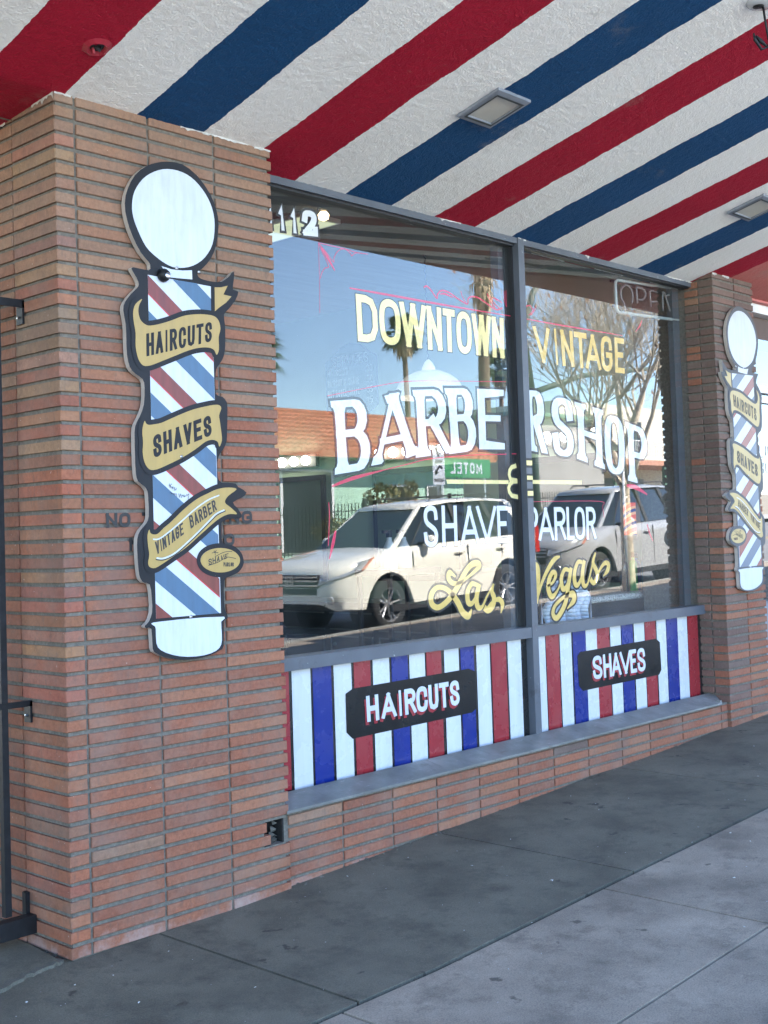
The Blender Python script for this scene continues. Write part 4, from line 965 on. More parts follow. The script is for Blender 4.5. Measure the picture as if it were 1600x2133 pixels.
# ------------------------------------------------------------------ cut-out barber pole signs
def pole_sign(x_off, mirror, label, scale=(1, 1), zoff=0):
    """flat painted board; the far one is the mirror image with its lettering the right way round"""
    cx = .545
    K = lambda k: M[('f_' if mirror else 's_') + k]     # the far board is sun-faded
    def P(p):
        x = (p[0] - cx) * scale[0]
        if mirror: x = -x
        return (x, p[1] * scale[1] + zoff)
    pl = lambda L: [P(p) for p in L]
    root = thing('barber_pole_sign', label, 'sign', (cx + x_off, -.03, 0), 'cut-out barber pole signs on the brick pillars')
    def part(name, build, parent=None):
        g = MB(); build(g); return g.build(name, parent or root)
    back = part('backing_board', lambda g: g.prism(pl(catmull([tuple(p) for p in D['sign_outline']], 2, True)), 0, .022, K('black'), M['s_edge']))
    sm = lambda L, n=3: pl(catmull([tuple(p) for p in L], n, True))
    part('globe', lambda g: g.sheet(sm(D['sign_globe']), -.001, K('white')))
    part('neck', lambda g: g.sheet(pl(D['sign_neck']), -.001, K('white')))
    def shaft(g):
        x0, x1, z1, z0 = .380, .695, 2.475, 1.172
        g.sheet(pl([(x0, z1), (x1, z1 - .006), (x1 + .004, z0), (x0, z0)]), -.0008, K('white'))
        per, sl = .3115, -.74
        def band(top, hgt, mat, y):
            poly = [(x0, top), (x1, top + sl * (x1 - x0)), (x1, top - hgt + sl * (x1 - x0)), (x0, top - hgt)]
            # clip to the shaft
            def clip(pp, keep, cut):
                out = []
                for i in range(len(pp)):
                    a, b = pp[i], pp[(i + 1) % len(pp)]
                    ka, kb = keep(a), keep(b)
                    if ka: out.append(a)
                    if ka != kb: out.append(cut(a, b))
                return out
            for zc, s in ((z1 - .003, 1), (z0, -1)):
                poly = clip(poly, lambda p: (p[1] <= zc) if s > 0 else (p[1] >= zc), lambda a, b: (a[0] + (b[0] - a[0]) * (zc - a[1]) / (b[1] - a[1]), zc))
                if len(poly) < 3: return
            g.sheet(pl(poly), y, mat)
        for k in range(-2, 6):
            t = 2.475 - k * per
            band(t, .074, K('red'), -.0014); band(t - .071, .0045, K('redline'), -.0018)
            band(t - .138, .088, K('blue'), -.0014)
    part('striped_shaft', shaft)
    def ribbon_part(poly, rest=None, n=3):
        def b(g):
            P_ = sm(poly, n)
            # dark keyline round the ribbon
            c = [sum(p[0] for p in P_) / len(P_), sum(p[1] for p in P_) / len(P_)]
            m_ = len(P_); ar = sum(P_[i][0] * P_[(i + 1) % m_][1] - P_[(i + 1) % m_][0] * P_[i][1] for i in range(m_))
            s = -1 if ar > 0 else 1
            out = []
            for i in range(m_):
                a, q = Vector(P_[i - 1]), Vector(P_[(i + 1) % m_]); d = (q - a).normalized()
                out.append((P_[i][0] - d.y * .019 * s, P_[i][1] + d.x * .019 * s))
            LAYER[0] += 1
            for i in range(m_):
                j = (i + 1) % m_
                g.face([(P_[i][0], -.0024, P_[i][1]), (out[i][0], -.0024 + (i % 5) * .00006, out[i][1]), (out[j][0], -.0024 + (i % 5) * .00006, out[j][1]), (P_[j][0], -.0024, P_[j][1])], K('black'))
            g.sheet(P_, -.0032, K('gold'))
            if rest: rest(g)
        return b
    def Q(q):
        q = [P(p) for p in q]
        return [q[1], q[0], q[3], q[2]] if mirror else q
    def tx(g, text, q, t, us=None):
        word(g, text, Q(q), us or even(text), t, -.0038, K('ink') if mirror or t <= .012 else K('black'), ydir=-1)
    part('ribbon', ribbon_part(D['rib_haircuts'], lambda g: tx(g, 'HAIRCUTS', D['q_haircuts'], .0140)))
    part('ribbon_tail', ribbon_part(D['rib_tail'], None, 1))
    part('ribbon', ribbon_part(D['rib_shaves'], lambda g: tx(g, 'SHAVES', D['q_shaves'], .0165)))
    def vint(g):
        tx(g, 'VINTAGE', D['q_vintage'], .0075); tx(g, 'BARBER', D['q_barber'], .0075)
        stroke(g, pl(D['ln_white1']), .005, -.0042, K('white')); stroke(g, pl(D['ln_white2']), .006, -.0042, K('white')); stroke(g, pl(D['ln_dark2']), .004, -.0042, K('ink'))
    def ov(g):
        tx(g, 'SHAVE', D['q_ovshave'], .0042); tx(g, 'PARLOR', D['q_ovparlor'], .0038)
        for l in D['ov_lines']: stroke(g, pl(l), .0025, -.0042, K('ink'))
    part('ribbon', ribbon_part(D['rib_vintage'], vint))
    part('oval_badge', ribbon_part(D['oval'], ov, 2))
    part('pole_base', lambda g: g.sheet(sm(D['sign_base'], 2), -.001, K('white')))
    for s in D['screws']:
        g = MB(); x, z = P(s); g.lathe([(.001, -.006), (.006, -.0045), (.0075, -.0005)], (x, 0, z), M['steel'], 10, 'Y'); g.build('screw', root, True)
    if not mirror:
        def scr(g):
            for l in D['scrawl']: stroke(g, pl(l), .0022, -.0046, K('ink'), smooth=False)
        part('signature', scr)
        g = MB(); x, z = P(D['spot'][0])
        g.lathe([(.001, -.034), (.016, -.031), (.025, -.018), (.027, -.006), (.024, 0)], (x, 0, z), M['black_iron'], 16, 'Y')
        g.lathe([(.001, -.036), (.009, -.0355), (.012, -.033)], (x + .003, 0, z - .004), M['steel'], 12, 'Y')
        g.build('spotlight', root, True)
    return root
pole_sign(0, False, 'large cut-out barber pole sign with gold ribbons on the wide near pillar')
pole_sign(4.725, True, 'mirrored cut-out barber pole sign on the narrow pillar beyond the window', (1.0, .979), .03)
# ------------------------------------------------------------------ soffit lights, hanging wire
def soffit_light(x0, x1, y0, y1, label):
    root = thing('soffit_light', label, 'light', ((x0 + x1) / 2, (y0 + y1) / 2, soff(0, (y0 + y1) / 2)), 'square lights in the soffit')
    gm = plain('light_bezel', (.20, .22, .26), .45)
    lm = plain('light_lens', (.50, .48, .43), .35, var=.05)
    g = MB(); w, d, o = x1 - x0, y1 - y0, .030
    sl = lambda x, y, dz: (x, y, -.25 * y - dz)
    X0, X1, Y0, Y1 = -w / 2, w / 2, -d / 2, d / 2
    outer = [(X0, Y0), (X1, Y0), (X1, Y1), (X0, Y1)]; inner = [(X0 + o, Y0 + o), (X1 - o, Y0 + o), (X1 - o, Y1 - o), (X0 + o, Y1 - o)]
    for i in range(4):
        j = (i + 1) % 4
        g.face([sl(*outer[i], .014), sl(*inner[i], .018), sl(*inner[j], .018), sl(*outer[j], .014)], gm)
        g.face([sl(*outer[i], -.003), sl(*outer[i], .014), sl(*outer[j], .014), sl(*outer[j], -.003)], gm)
        g.face([sl(*inner[i], .018), sl(*inner[i], .008), sl(*inner[j], .008), sl(*inner[j], .018)], gm)
    g.build('bezel', root)
    g = MB(); g.face([sl(*p, .009) for p in inner][::-1], lm); g.build('lens', root)
    g = MB()
    k = .010
    a = [(X0 + o - k, Y0 + o - k), (X1 - o + k, Y0 + o - k), (X1 - o + k, Y1 - o + k), (X0 + o - k, Y1 - o + k)]
    for i in range(4):
        j = (i + 1) % 4
        g.face([sl(*inner[i], .0195), sl(*a[i], .0195), sl(*a[j], .0195), sl(*inner[j], .0195)], plain('gasket_ring', (.05, .055, .06), .5))
    g.build('gasket', root)
soffit_light(1.640, 1.868, -.775, -.555, 'square soffit light on the blue band above the nearer pane')
soffit_light(4.095, 4.365, -.765, -.545, 'square soffit light above the far end of the window')

hx2, hy2 = 2.175, -1.665; hz2 = soff(0, hy2)
w_ = thing('hanging_wire', 'loose wire with a dark connector hanging from a white plate on the soffit', 'wire', (hx2, hy2, hz2))
dx = Vector((.7071, -.7071, 0))
g = MB(); g.lathe([(.001, -.028), (.05, -.026), (.066, -.012), (.066, .02)], (0, 0, 0), M['p_white'], 20); g.lathe([(.001, -.032), (.02, -.031), (.022, -.028)], (-.012, .012, 0), M['gasket'], 12)
g.build('mounting_plate', w_, True)
g = MB(); g.tube([(0, 0, -.02), dx * .008 + Vector((0, 0, -.09)), dx * .02 + Vector((0, 0, -.185))], .0045, M['black_iron'], 6); g.build('black_lead', w_, True)
g = MB(); g.tube([dx * .10 + Vector((0, 0, .0)), dx * .05 + Vector((0, 0, -.045)), dx * .026 + Vector((0, 0, -.12)), dx * .024 + Vector((0, 0, -.19))], .003, plain('tan_wire', (.55, .5, .38), .5), 6); g.build('tan_lead', w_, True)
g = MB(); g.tube([dx * .016 + Vector((0, 0, -.18)), dx * .03 + Vector((0, 0, -.23)), dx * .05 + Vector((0, 0, -.285)), dx * .066 + Vector((0, 0, -.33)), dx * .070 + Vector((0, 0, -.345))], [.006, .008, .0165, .010, .002], M['black_iron'], 8)
g.tube([dx * .016 + Vector((0, 0, -.19)), dx * -.012 + Vector((0, 0, -.20)), dx * -.036 + Vector((0, 0, -.16)), dx * -.040 + Vector((0, 0, -.135))], [.004, .006, .007, .004], M['black_iron'], 6)
g.tube([dx * .01 + Vector((0, 0, -.19)), dx * -.015 + Vector((0, 0, -.165)), dx * -.032 + Vector((0, 0, -.145))], [.004, .009, .004], M['black_iron'], 6)
g.tube([dx * .036 + Vector((.004, .002, -.222)), dx * .047 + Vector((.004, .002, -.245))], [.007, .007], M['p_white'], 8)
g.build('connector', w_, True)

# ------------------------------------------------------------------ iron gate in the doorway at the left
gate = thing('iron_gate', 'black iron security gate beside the wide brick pillar', 'gate', (-.11, .245, 0))
g = MB(); g.box((-.013, -.013, .13), (.013, .013, 2.47), M['black_iron']); g.lathe([(.013, 0), (.018, .005), (.018, .02), (.008, .03), (.001, .032)], (0, 0, 2.47), M['black_iron'], 12); g.build('post', gate)
for k in range(1, 7):
    g = MB(); g.box((-.012 - k * .14, -.009, .13), (.006 - k * .14, .009, 2.40), M['black_iron']); g.build('picket', gate)
for z, h in ((2.345, .03), (.872, .022)):
    g = MB(); g.box((-1.0, -.020, z), (.109, -.014, z + h), M['black_iron']); g.box((.100, -.020, z - .06), (.1092, .022, z - .001), M['black_iron']); g.box((.100, -.020, z), (.1092, .022, z + h - .004), M['black_iron'])
    g.lathe([(.001, .092), (.005, .093), (.005, .0999)], (0, .004, z - .035), M['steel'], 8, 'X'); g.build('rail', gate)
g = MB(); g.box((-1.0, -.022, .05), (.108, .022, .115), M['black_iron']); g.box((.09, .0225, .05), (.108, .045, .19), M['black_iron']); g.build('bottom_rail', gate)
# things seen past the gate
mb = MB()
mb.box((-3.2, 1.0, -.1), (-.9, 1.2, 3.2), plain('doorway_wall', (.10, .07, .06), .9))
put(mb, 'doorway_wall', shop)
mb = MB()
for k in range(0, 60):
    z0 = ZB - PITCH * k
    for i in range(5):
        brick_box(mb, -6.0 + i * .33, -5.68 + i * .33, 0, .06, z0, z0 + HB, brick_col(z0))
mb.box((-6.0, .012, -.3), (-4.36, 1.2, 3.3), M['mortar'])
put(mb, 'brick_pillar', shop)['label'] = 'brick pillar on the other side of the doorway'

# ------------------------------------------------------------------ pavement, street, ground
def slab_sheet(mb, x0, x1, y0, y1, mat, lift=0., n=1, side=.03):
    """one cast slab following the slope, with real edges down into the joint"""
    n = max(1, int((x1 - x0) / .8)); xs = [x0 + (x1 - x0) * i / n for i in range(n + 1)]
    if x0 < .75 < x1: xs = sorted(xs + [.75])
    for a, b_ in zip(xs, xs[1:]):
        mb.face([(a, y0, gz(a) + lift), (b_, y0, gz(b_) + lift), (b_, y1, gz(b_) + lift), (a, y1, gz(a) + lift)], mat)
        for y, s in ((y0, 1), (y1, -1)):
            p = [(a, y, gz(a) + lift - side), (b_, y, gz(b_) + lift - side), (b_, y, gz(b_) + lift), (a, y, gz(a) + lift)]
            mb.face(p if s > 0 else p[::-1], mat)
    for x, s in ((x0, 1), (x1, -1)):
        p = [(x, y1, gz(x) + lift - side), (x, y0, gz(x) + lift - side), (x, y0, gz(x) + lift), (x, y1, gz(x) + lift)]
        mb.face(p if s > 0 else p[::-1], mat)
mb = MB()
J = .0055
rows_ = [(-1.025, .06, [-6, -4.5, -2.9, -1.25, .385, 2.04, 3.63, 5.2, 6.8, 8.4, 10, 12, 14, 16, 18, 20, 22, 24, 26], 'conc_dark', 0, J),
         (-1.72, -1.035, [-6, -4.2, -2.7, -1.2, .29, 1.78, 3.27, 4.76, 6.25, 7.74, 9.2, 11, 13, 15, 17, 19, 21, 23, 26], 'conc_light', .001, J),
         (-3.2, -1.72, [-6, -4.2, -2.7, -1.2, .29, 1.78, 3.27, 4.76, 6.25, 7.74, 9.2, 11, 13, 15, 17, 19, 21, 23, 26], 'conc_light', 0, J),
         (-4.7, -3.2, [-6, -4.2, -2.7, -1.2, .29, 1.78, 3.27, 4.76, 6.25, 7.74, 9.2, 11, 13, 15, 17, 19, 21, 23, 26], 'conc_light', 0, J),
         (-6.05, -4.7, [-6, -4.2, -2.7, -1.2, .29, 1.78, 3.27, 4.76, 6.25, 7.74, 9.2, 11, 13, 15, 17, 19, 21, 23, 26], 'conc_light', 0, J)]
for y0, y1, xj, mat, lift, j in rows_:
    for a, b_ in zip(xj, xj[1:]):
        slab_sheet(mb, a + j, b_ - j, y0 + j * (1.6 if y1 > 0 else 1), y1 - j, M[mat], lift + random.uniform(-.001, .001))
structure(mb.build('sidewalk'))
mb = MB()
for a, b_ in ((-7, .75), (.75, 26)):
    mb.face([(a, -6.04, gz(a) - .012), (b_, -6.04, gz(b_) - .012), (b_, .07, gz(b_) - .012), (a, .07, gz(a) - .012)], M['groove'])
structure(mb.build('sidewalk_joints'))
# curb
mb = MB()
for x in range(-6, 26, 2):
    a, b_ = x + .004, x + 2 - .004
    mb.mesh([(a, -6.22, gz(a) - .2), (b_, -6.22, gz(b_) - .2), (b_, -6.205, gz(b_) - .015), (a, -6.205, gz(a) - .015), (a, -6.19, gz(a) + .001), (b_, -6.19, gz(b_) + .001), (b_, -6.054, gz(b_) + .001), (a, -6.054, gz(a) + .001), (b_, -6.054, gz(b_) - .2), (a, -6.054, gz(a) - .2)],
            [(0, 1, 2, 3), (3, 2, 5, 4), (4, 5, 6, 7), (7, 6, 8, 9), (0, 3, 4, 7, 9), (1, 8, 6, 5, 2)], M['conc_edge'])
structure(mb.build('curb'))
# road, far pavement and the ground sheet
def strip(y0, y1, lift, mat, name, x0=-40, x1=90):
    mb = MB()
    for a, b_ in ((x0, .75), (.75, x1)):
        mb.face([(a, y0, gz(a) + lift), (b_, y0, gz(b_) + lift), (b_, y1, gz(b_) + lift), (a, y1, gz(a) + lift)], M[mat])
    return structure(mb.build(name))
strip(-17.0, -6.0, -.15, 'asphalt', 'road')
M['conc_far'] = concrete('far_pavement', (.36, .35, .33), .3)
strip(-19.6, -17.0, -.02, 'conc_far', 'far_pavement')
M['ground'] = mortar_mat('dry_ground', (.30, .26, .20))
mb = MB()
for a, b_ in ((-400, .75), (.75, 120), (120, 400)):
    ga = gz(min(a, 120)) if a > -100 else gz(-40); gb = gz(min(b_, 120))
    mb.face([(a, -400, ga - .2), (b_, -400, gb - .2), (b_, 200, gb - .2), (a, 200, ga - .2)], M['ground'])
structure(mb.build('ground'))
M['paint_yellow'] = plain('road_paint', (.5, .33, .06), .7)
strip(-11.68, -11.58, -.146, 'paint_yellow', 'road_marking'); strip(-11.42, -11.32, -.146, 'paint_yellow', 'road_marking')

# broken concrete at the doorway
mb = MB()
edge = [(-1.9, -.40), (-.62, -.15), (-.315, -.060), (-.175, -.012), (-.09, .008), (-.022, .020)]
top = []
for (xa, ya), (xb, yb) in zip(edge, edge[1:]):
    for k in range(8): top.append((xa + (xb - xa) * k / 8, ya + (yb - ya) * k / 8 + random.uniform(-.008, .008)))
top.append(edge[-1])
n = len(top)
inner = [(x - .01, y + .022 + random.uniform(-.012, .012)) for x, y in top]
mb.face([(p[0], p[1], .006) for p in inner] + [(-.014, .25, .006), (-.03, 1.0, .006), (-1.9, 1.0, .006)], M['conc_dark'])
for i in range(n - 1):
    a, b_, c, d = top[i], top[i + 1], inner[i + 1], inner[i]
    mb.face([(a[0], a[1], .0045), (b_[0], b_[1], .0045), (c[0], c[1], .006), (d[0], d[1], .006)], M['chipped'])
    mb.face([(a[0], a[1], -.03), (b_[0], b_[1], -.03), (b_[0], b_[1], .0045), (a[0], a[1], .0045)], M['chipped'])
structure(mb.build('doorway_floor'))
# crumbs of mortar, leaves and flecks caught along the wall
rnd = random.Random(3)
def debris(name, label, n, area, size, mat):
    mb = MB()
    for i in range(n):
        x = rnd.uniform(*area[0]); y = rnd.uniform(*area[1]); s = rnd.uniform(*size); z = gz(x) + .002
        vs = [(x + rnd.uniform(-s, s), y + rnd.uniform(-s, s), z + rnd.uniform(0, s * .5)) for _ in range(4)]
        vs.append((x, y, z + s * .6))
        mb.mesh(vs, [(0, 1, 4), (1, 2, 4), (2, 3, 4), (3, 0, 4)], mat)
    o = mb.build(name); o['kind'] = 'stuff'; o['label'] = label; o['category'] = 'debris'
    return o
debris('mortar_crumbs', 'mortar crumbs lying along the foot of the low wall', 240, ((1.1, 4.9), (-.02, .03)), (.003, .012), M['mortar'])
debris('doorway_dirt', 'dirt and dead leaves caught under the iron gate', 160, ((-.35, -.005), (.05, .35)), (.004, .018), M['dirt'])
debris('pale_flecks', 'pale flecks scattered on the sidewalk', 60, ((-.4, 4.5), (-1.7, -.05)), (.003, .008), plain('fleck', (.6, .6, .58), .8))

# ------------------------------------------------------------------ inside the shop
wood = None
m, nt, b = nodes('ceiling_boards')
v = coords(nt, (.6, 9, 1))
nt.links.new(ramp(nt, noise(nt, v, 2.2, 7, .7), [(.3, (.12, .118, .10)), (.55, (.15, .146, .124)), (.75, (.18, .174, .148))]), b.inputs['Base Color'])
b.inputs['Roughness'].default_value = .8
M['ceil'] = m
M['green'] = plain('green_wall', (.34, .44, .32), .7, var=.06, nscale=2)
M['dark_wall'] = plain('dark_wall', (.035, .04, .045), .6)
M['mirror'] = plain('mirror_glass', (.6, .62, .62), .05, metal=1., var=.01)
M['cab'] = plain('dark_cabinet', (.02, .022, .025), .35, coat=.3)
M['trimline'] = plain('cabinet_trim', (.13, .13, .13), .4)
mb = MB()
mb.face([(-.0, .30, .05), (5.62, .30, .05), (5.62, 8, .05), (-.0, 8, .05)], plain('shop_floor', (.018, .017, .016), .5))
mb.face([(0.0, .30, 3.52), (0.0, 8, 3.52), (5.62, 8, 3.52), (5.62, .30, 3.52)], M['ceil'])
mb.face([(5.6, .27, .05), (5.6, .27, 3.52), (5.6, 8, 3.52), (5.6, 8, .05)], M['green'])
mb.face([(0.02, .27, .05), (0.02, 8, .05), (0.02, 8, 3.52), (0.02, .27, 3.52)], M['green'])
mb.face([(0, 8, .05), (5.62, 8, .05), (5.62, 8, 3.52), (0, 8, 3.52)], M['green'])
mb.box((1.03, .29, .05), (5.6, .32, .90), M['dark_wall'])
mb.box((-.2, .3, 3.075), (5.7, .44, 3.9), M['ceil'])
put(mb, 'shop_room', shop)

IN = 'things inside the barber shop'
# vanity rails of round bulbs over the mirrors
bulb = emit('lit_bulb', (1.0, .93, .78), 2.4)
def vanity(ys, label):
    root = thing('vanity_light', label, 'light', (5.6, sum(ys) / len(ys), 2.17))
    g = MB(); g.box((-.05, min(ys) - .1 - root.location.y, -.06), (-.002, max(ys) + .1 - root.location.y, .06), plain('dark_rail', (.03, .03, .032), .5)); g.build('back_plate', root)
    for y in ys:
        g = MB(); g.lathe([(.001, -.132), (.024, -.127), (.042, -.108), (.047, -.087), (.040, -.066), (.02, -.051)], (0, y - root.location.y, 0), bulb, 14, 'X'); g.build('bulb', root, True)
vanity([4.86, 4.70, 4.54, 4.38], 'row of four lit round bulbs over the deepest mirror')
vanity([3.45, 3.29, 3.13, 2.92, 2.73], 'row of five lit round bulbs behind the letters BARBE')
vanity([1.88, 1.70, 1.52, 1.25], 'row of four lit round bulbs behind the letters SHOP')
for y0, y1, lab in ((4.2, 5.0, 'deepest wall mirror under the bulbs'), (2.6, 3.6, 'wall mirror behind the middle of the window'), (1.1, 2.0, 'wall mirror behind the farther pane')):
    t = thing('wall_mirror', lab, 'mirror', (5.6, y0, 1.05))
    g = MB(); g.box((-.03, 0, 0), (-.004, y1 - y0, .98), M['cab']); g.build('mirror_frame', t)
    g = MB(); g.face([(-.0315, .05, .05), (-.0315, .05, .93), (-.0315, y1 - y0 - .05, .93), (-.0315, y1 - y0 - .05, .05)], M['mirror']); g.build('mirror_glass', t)
# services board
t = thing('services_board', 'blue board listing the services and prices on the shop wall', 'sign', (5.59, 3.83, 2.6))
g = MB()
out = [(.32, .02), (.32, .46), (.24, .50), (.12, .58), (0, .61), (-.12, .58), (-.24, .50), (-.32, .46), (-.32, .02), (-.2, -.06), (0, -.08), (.2, -.06)]
bm_ = plain('board_blue', (.02, .035, .10), .5)
g.face([(-.012, p[0], p[1]) for p in out], bm_)
for i in range(len(out)):
    p, q = out[i], out[(i + 1) % len(out)]
    g.face([(-.012, p[0], p[1]), (.005, p[0], p[1]), (.005, q[0], q[1]), (-.012, q[0], q[1])], bm_)
g.build('board', t)
g = MB()
pl_ = lambda X, Z, Y: (-.014 - (LAYER[0] % 9) * .0002, -X, Z)
for i, (s, price) in enumerate((('SERVICES', ''), ('HAIRCUT', '20'), ('HAIRCUT & SHAVE', '50'), ('HOT TOWEL SHAVE', '35'), ('BEARD TRIM', '15'))):
    z1 = .50 if i == 0 else .385 - (i - 1) * .095; z0 = z1 - (.09 if i == 0 else .065)
    w_t = .44 if i == 0 else .018 * len(s) + .13
    x0 = -.22 if i == 0 else -.29
    word(g, s, [(x0, z1), (x0 + min(w_t, .44), z1), (x0 + min(w_t, .44), z0), (x0, z0)], even(s), .009, 0, M['s_white'], place=pl_)
    g.build('board_lettering', t); g = MB()
    if price: word(g, price, [(.20, z1), (.27, z1), (.27, z0), (.20, z0)], even(price), .009, 0, M['s_white'], place=pl_)
    if price: g.build('board_price', t); g = MB()
# pendant lamp
t = thing('pendant_lamp', 'white dome pendant lamp hanging on a chain inside the shop', 'lamp', (4.5, 2.02, 3.52))
dome = plain('dome_enamel_glow', (.86, .85, .80), .3, coat=.6)
dn = dome.node_tree.nodes['Principled BSDF']; dn.inputs['Emission Color'].default_value = (1, .97, .9, 1); dn.inputs['Emission Strength'].default_value = .035  # faint glow added to the enamel so the dome shows through the glass
g = MB(); g.lathe([(.26, -1.06), (.262, -1.05), (.25, -1.0), (.22, -.945), (.17, -.90), (.10, -.868), (.05, -.858)], (0, 0, 0), dome, 32); g.lathe([(.245, -1.05), (.235, -1.0), (.16, -.915), (.05, -.872)], (0, 0, 0), dome, 32); g.build('shade', t, True)
g = MB(); g.lathe([(.052, -.862), (.05, -.84), (.03, -.80), (.012, -.78), (.001, -.775)], (0, 0, 0), dome, 16); g.build('cap', t, True)
g = MB()
for k in range(26):
    z = -k * .03
    g.tube([(.008 * (k % 2), .008 * ((k + 1) % 2), z), (-.008 * (k % 2), -.008 * ((k + 1) % 2), z - .03)], .004, M['black_iron'], 5)
g.build('chain', t)
g = MB(); g.lathe([(.001, -1.03), (.03, -1.02), (.045, -.98), (.03, -.94), (.001, -.93)], (0, 0, 0), emit('warm_bulb', (1, .85, .6), .6), 12); g.build('bulb', t, True)
# ceiling panel light and spot
t = thing('ceiling_panel_light', 'pale lit ceiling panel behind the house number', 'light', (3.08, 2.4, 3.515))
g = MB(); g.box((-.17, -.72, -.03), (.17, .9, -.002), plain('panel_frame', (.7, .7, .68), .5)); g.build('panel_frame', t)
g = MB(); g.face([(-.15, -.70, -.032), (-.15, .88, -.032), (.15, .88, -.032), (.15, -.70, -.032)], emit('panel_glow', (.86, .93, .62), .085)); g.build('diffuser', t)
t = thing('ceiling_spotlight', 'small warm lit bulb on the shop ceiling', 'light', (2.93, 1.52, 3.515))
g = MB(); g.lathe([(.04, 0), (.04, -.03), (.02, -.04)], (0, 0, 0), M['black_iron'], 12); g.build('lamp_holder', t)
g = MB(); g.lathe([(.02, -.04), (.036, -.06), (.03, -.085), (.001, -.098)], (0, 0, 0), emit('hot_bulb', (1, .72, .38), 1.2), 12); g.build('bulb', t, True)
# granite counter and bottles
gr, nt, b = nodes('granite')
v = coords(nt)
nt.links.new(ramp(nt, noise(nt, v, 90, 4, .7), [(.35, (.12, .11, .11)), (.5, (.5, .48, .46)), (.65, (.8, .78, .75))]), b.inputs['Base Color']); b.inputs['Roughness'].default_value = .2
t = thing('counter', 'granite topped counter behind the farther pane', 'counter', (5.0, .95, .05))
g = MB(); g.box((-.62, -.30, .92), (.59, .3, .965), gr); g.tube([(-.62, -.30, .9425), (.59, -.30, .9425)], .0225, gr, 10); g.build('worktop', t, False)
g = MB(); g.box((-.57, -.26, 0), (.58, .3, .918), M['cab']); g.build('cabinet', t)
for x0, x1 in ((-.53, -.03), (.03, .53)):
    g = MB(); g.box((x0, -.272, .06), (x1, -.2605, .80), M['cab'])
    for a in ((x0, .80, x1, .812), (x0, .06, x1, .072)): g.box((a[0], -.278, a[1]), (a[2], -.2725, a[3]), M['trimline'])
    for xx in (x0, x1 - .012): g.box((xx, -.278, .0725), (xx + .012, -.2725, .7995), M['trimline'])
    g.build('cabinet_door', t)
def bottle(x, y, h, r, c, cap, label, metal=False):
    t = thing('bottle', label, 'bottle', (x, y, 1.015), 'bottles standing on the granite counter')
    mt = plain('bottle_' + label.split()[0], c, .15, coat=.6)
    g = MB(); g.lathe([(.001, 0), (r, 0), (r, h * .68), (r * .8, h * .76), (r * .35, h * .8), (r * .35, h * .86)], (0, 0, 0), mt, 16); g.build('bottle_body', t, True)
    g = MB(); g.lathe([(r * .4, h * .86), (r * .42, h * .97), (r * .3, h), (.001, h)], (0, 0, 0), plain('cap', cap, .3), 12); g.build('cap', t, True)
bottle(5.08, .80, .26, .030, (.02, .03, .04), (.02, .02, .02), 'dark bottle with a black cap, nearest the towel')
bottle(5.17, .78, .27, .028, (.08, .75, .18), (.02, .02, .02), 'green bottle beside the dark one on the counter')
bottle(5.28, .82, .26, .032, (.03, .14, .35), (.02, .02, .02), 'blue bottle in the middle of the counter')
bottle(5.37, .80, .27, .030, (.05, .2, .3), (.1, .1, .1), 'teal bottle right of the blue one')
bottle(5.46, .86, .30, .024, (.30, .30, .28), (.5, .5, .5), 'grey bottle at the far end of the counter')
# barber chair with a towel
t = thing('barber_chair', 'black barber chair with chrome frame behind the word Vegas', 'chair', (4.15, 1.05, .05))
lea = plain('black_leather', (.018, .018, .02), .35)
g = MB(); g.lathe([(.001, 0), (.30, 0), (.30, .03), (.06, .06), (.05, .42), (.001, .42)], (0, 0, 0), M['steel'], 24); g.build('pedestal', t, True)
def cushion(name, a, b_, mat):
    g = MB(); g.box(a, b_, mat); o = g.build(name, t)
    bv = o.modifiers.new('soft', 'BEVEL'); bv.width = .035; bv.segments = 4; return o
cushion('seat', (-.27, -.28, .43), (.27, .26, .56), lea); cushion('backrest', (-.26, .24, .56), (.26, .36, 1.16), lea); cushion('headrest', (-.14, .27, 1.17), (.14, .36, 1.33), lea)
cushion('armrest', (-.36, -.2, .70), (-.28, .24, .77), lea); cushion('armrest', (.28, -.2, .70), (.36, .24, .77), lea)
g = MB(); g.tube([(-.2, -.28, .44), (-.2, -.5, .2), (.2, -.5, .2), (.2, -.28, .44)], .014, M['steel'], 8); g.build('footrest', t, True)
mb = MB()
tw = plain('grey_blue_towel', (.66, .70, .80), .95, bumpd=.001)
nx, nz = 10, 12
gridp = [[(3.78 + .44 * i / nx + .02 * math.sin(j * .9), .56 + .025 * math.sin(i * 1.5 + j * .35), .84 + .30 * j / nz - .05 * abs(i / nx - .45) * (j / nz)) for i in range(nx + 1)] for j in range(nz + 1)]
for j in range(nz):
    for i in range(nx): mb.face([gridp[j][i], gridp[j][i + 1], gridp[j + 1][i + 1], gridp[j + 1][i]], tw)
o = mb.build('towel', None, True); sd = o.modifiers.new('thick', 'SOLIDIFY'); sd.thickness = .008
tag(o, 'grey blue towel draped behind the tail of the word Vegas', 'towel')
mb = MB(); mb.tube([(3.74, .575, 1.147), (4.28, .575, 1.117)], .010, M['steel'], 8); mb.tube([(3.74, .575, 1.147), (3.74, .575, .06)], .010, M['steel'], 8); mb.tube([(4.28, .575, 1.117), (4.28, .575, .06)], .010, M['steel'], 8)
tag(mb.build('towel_rail', None, True), 'steel rail the grey blue towel hangs over', 'towel rail')
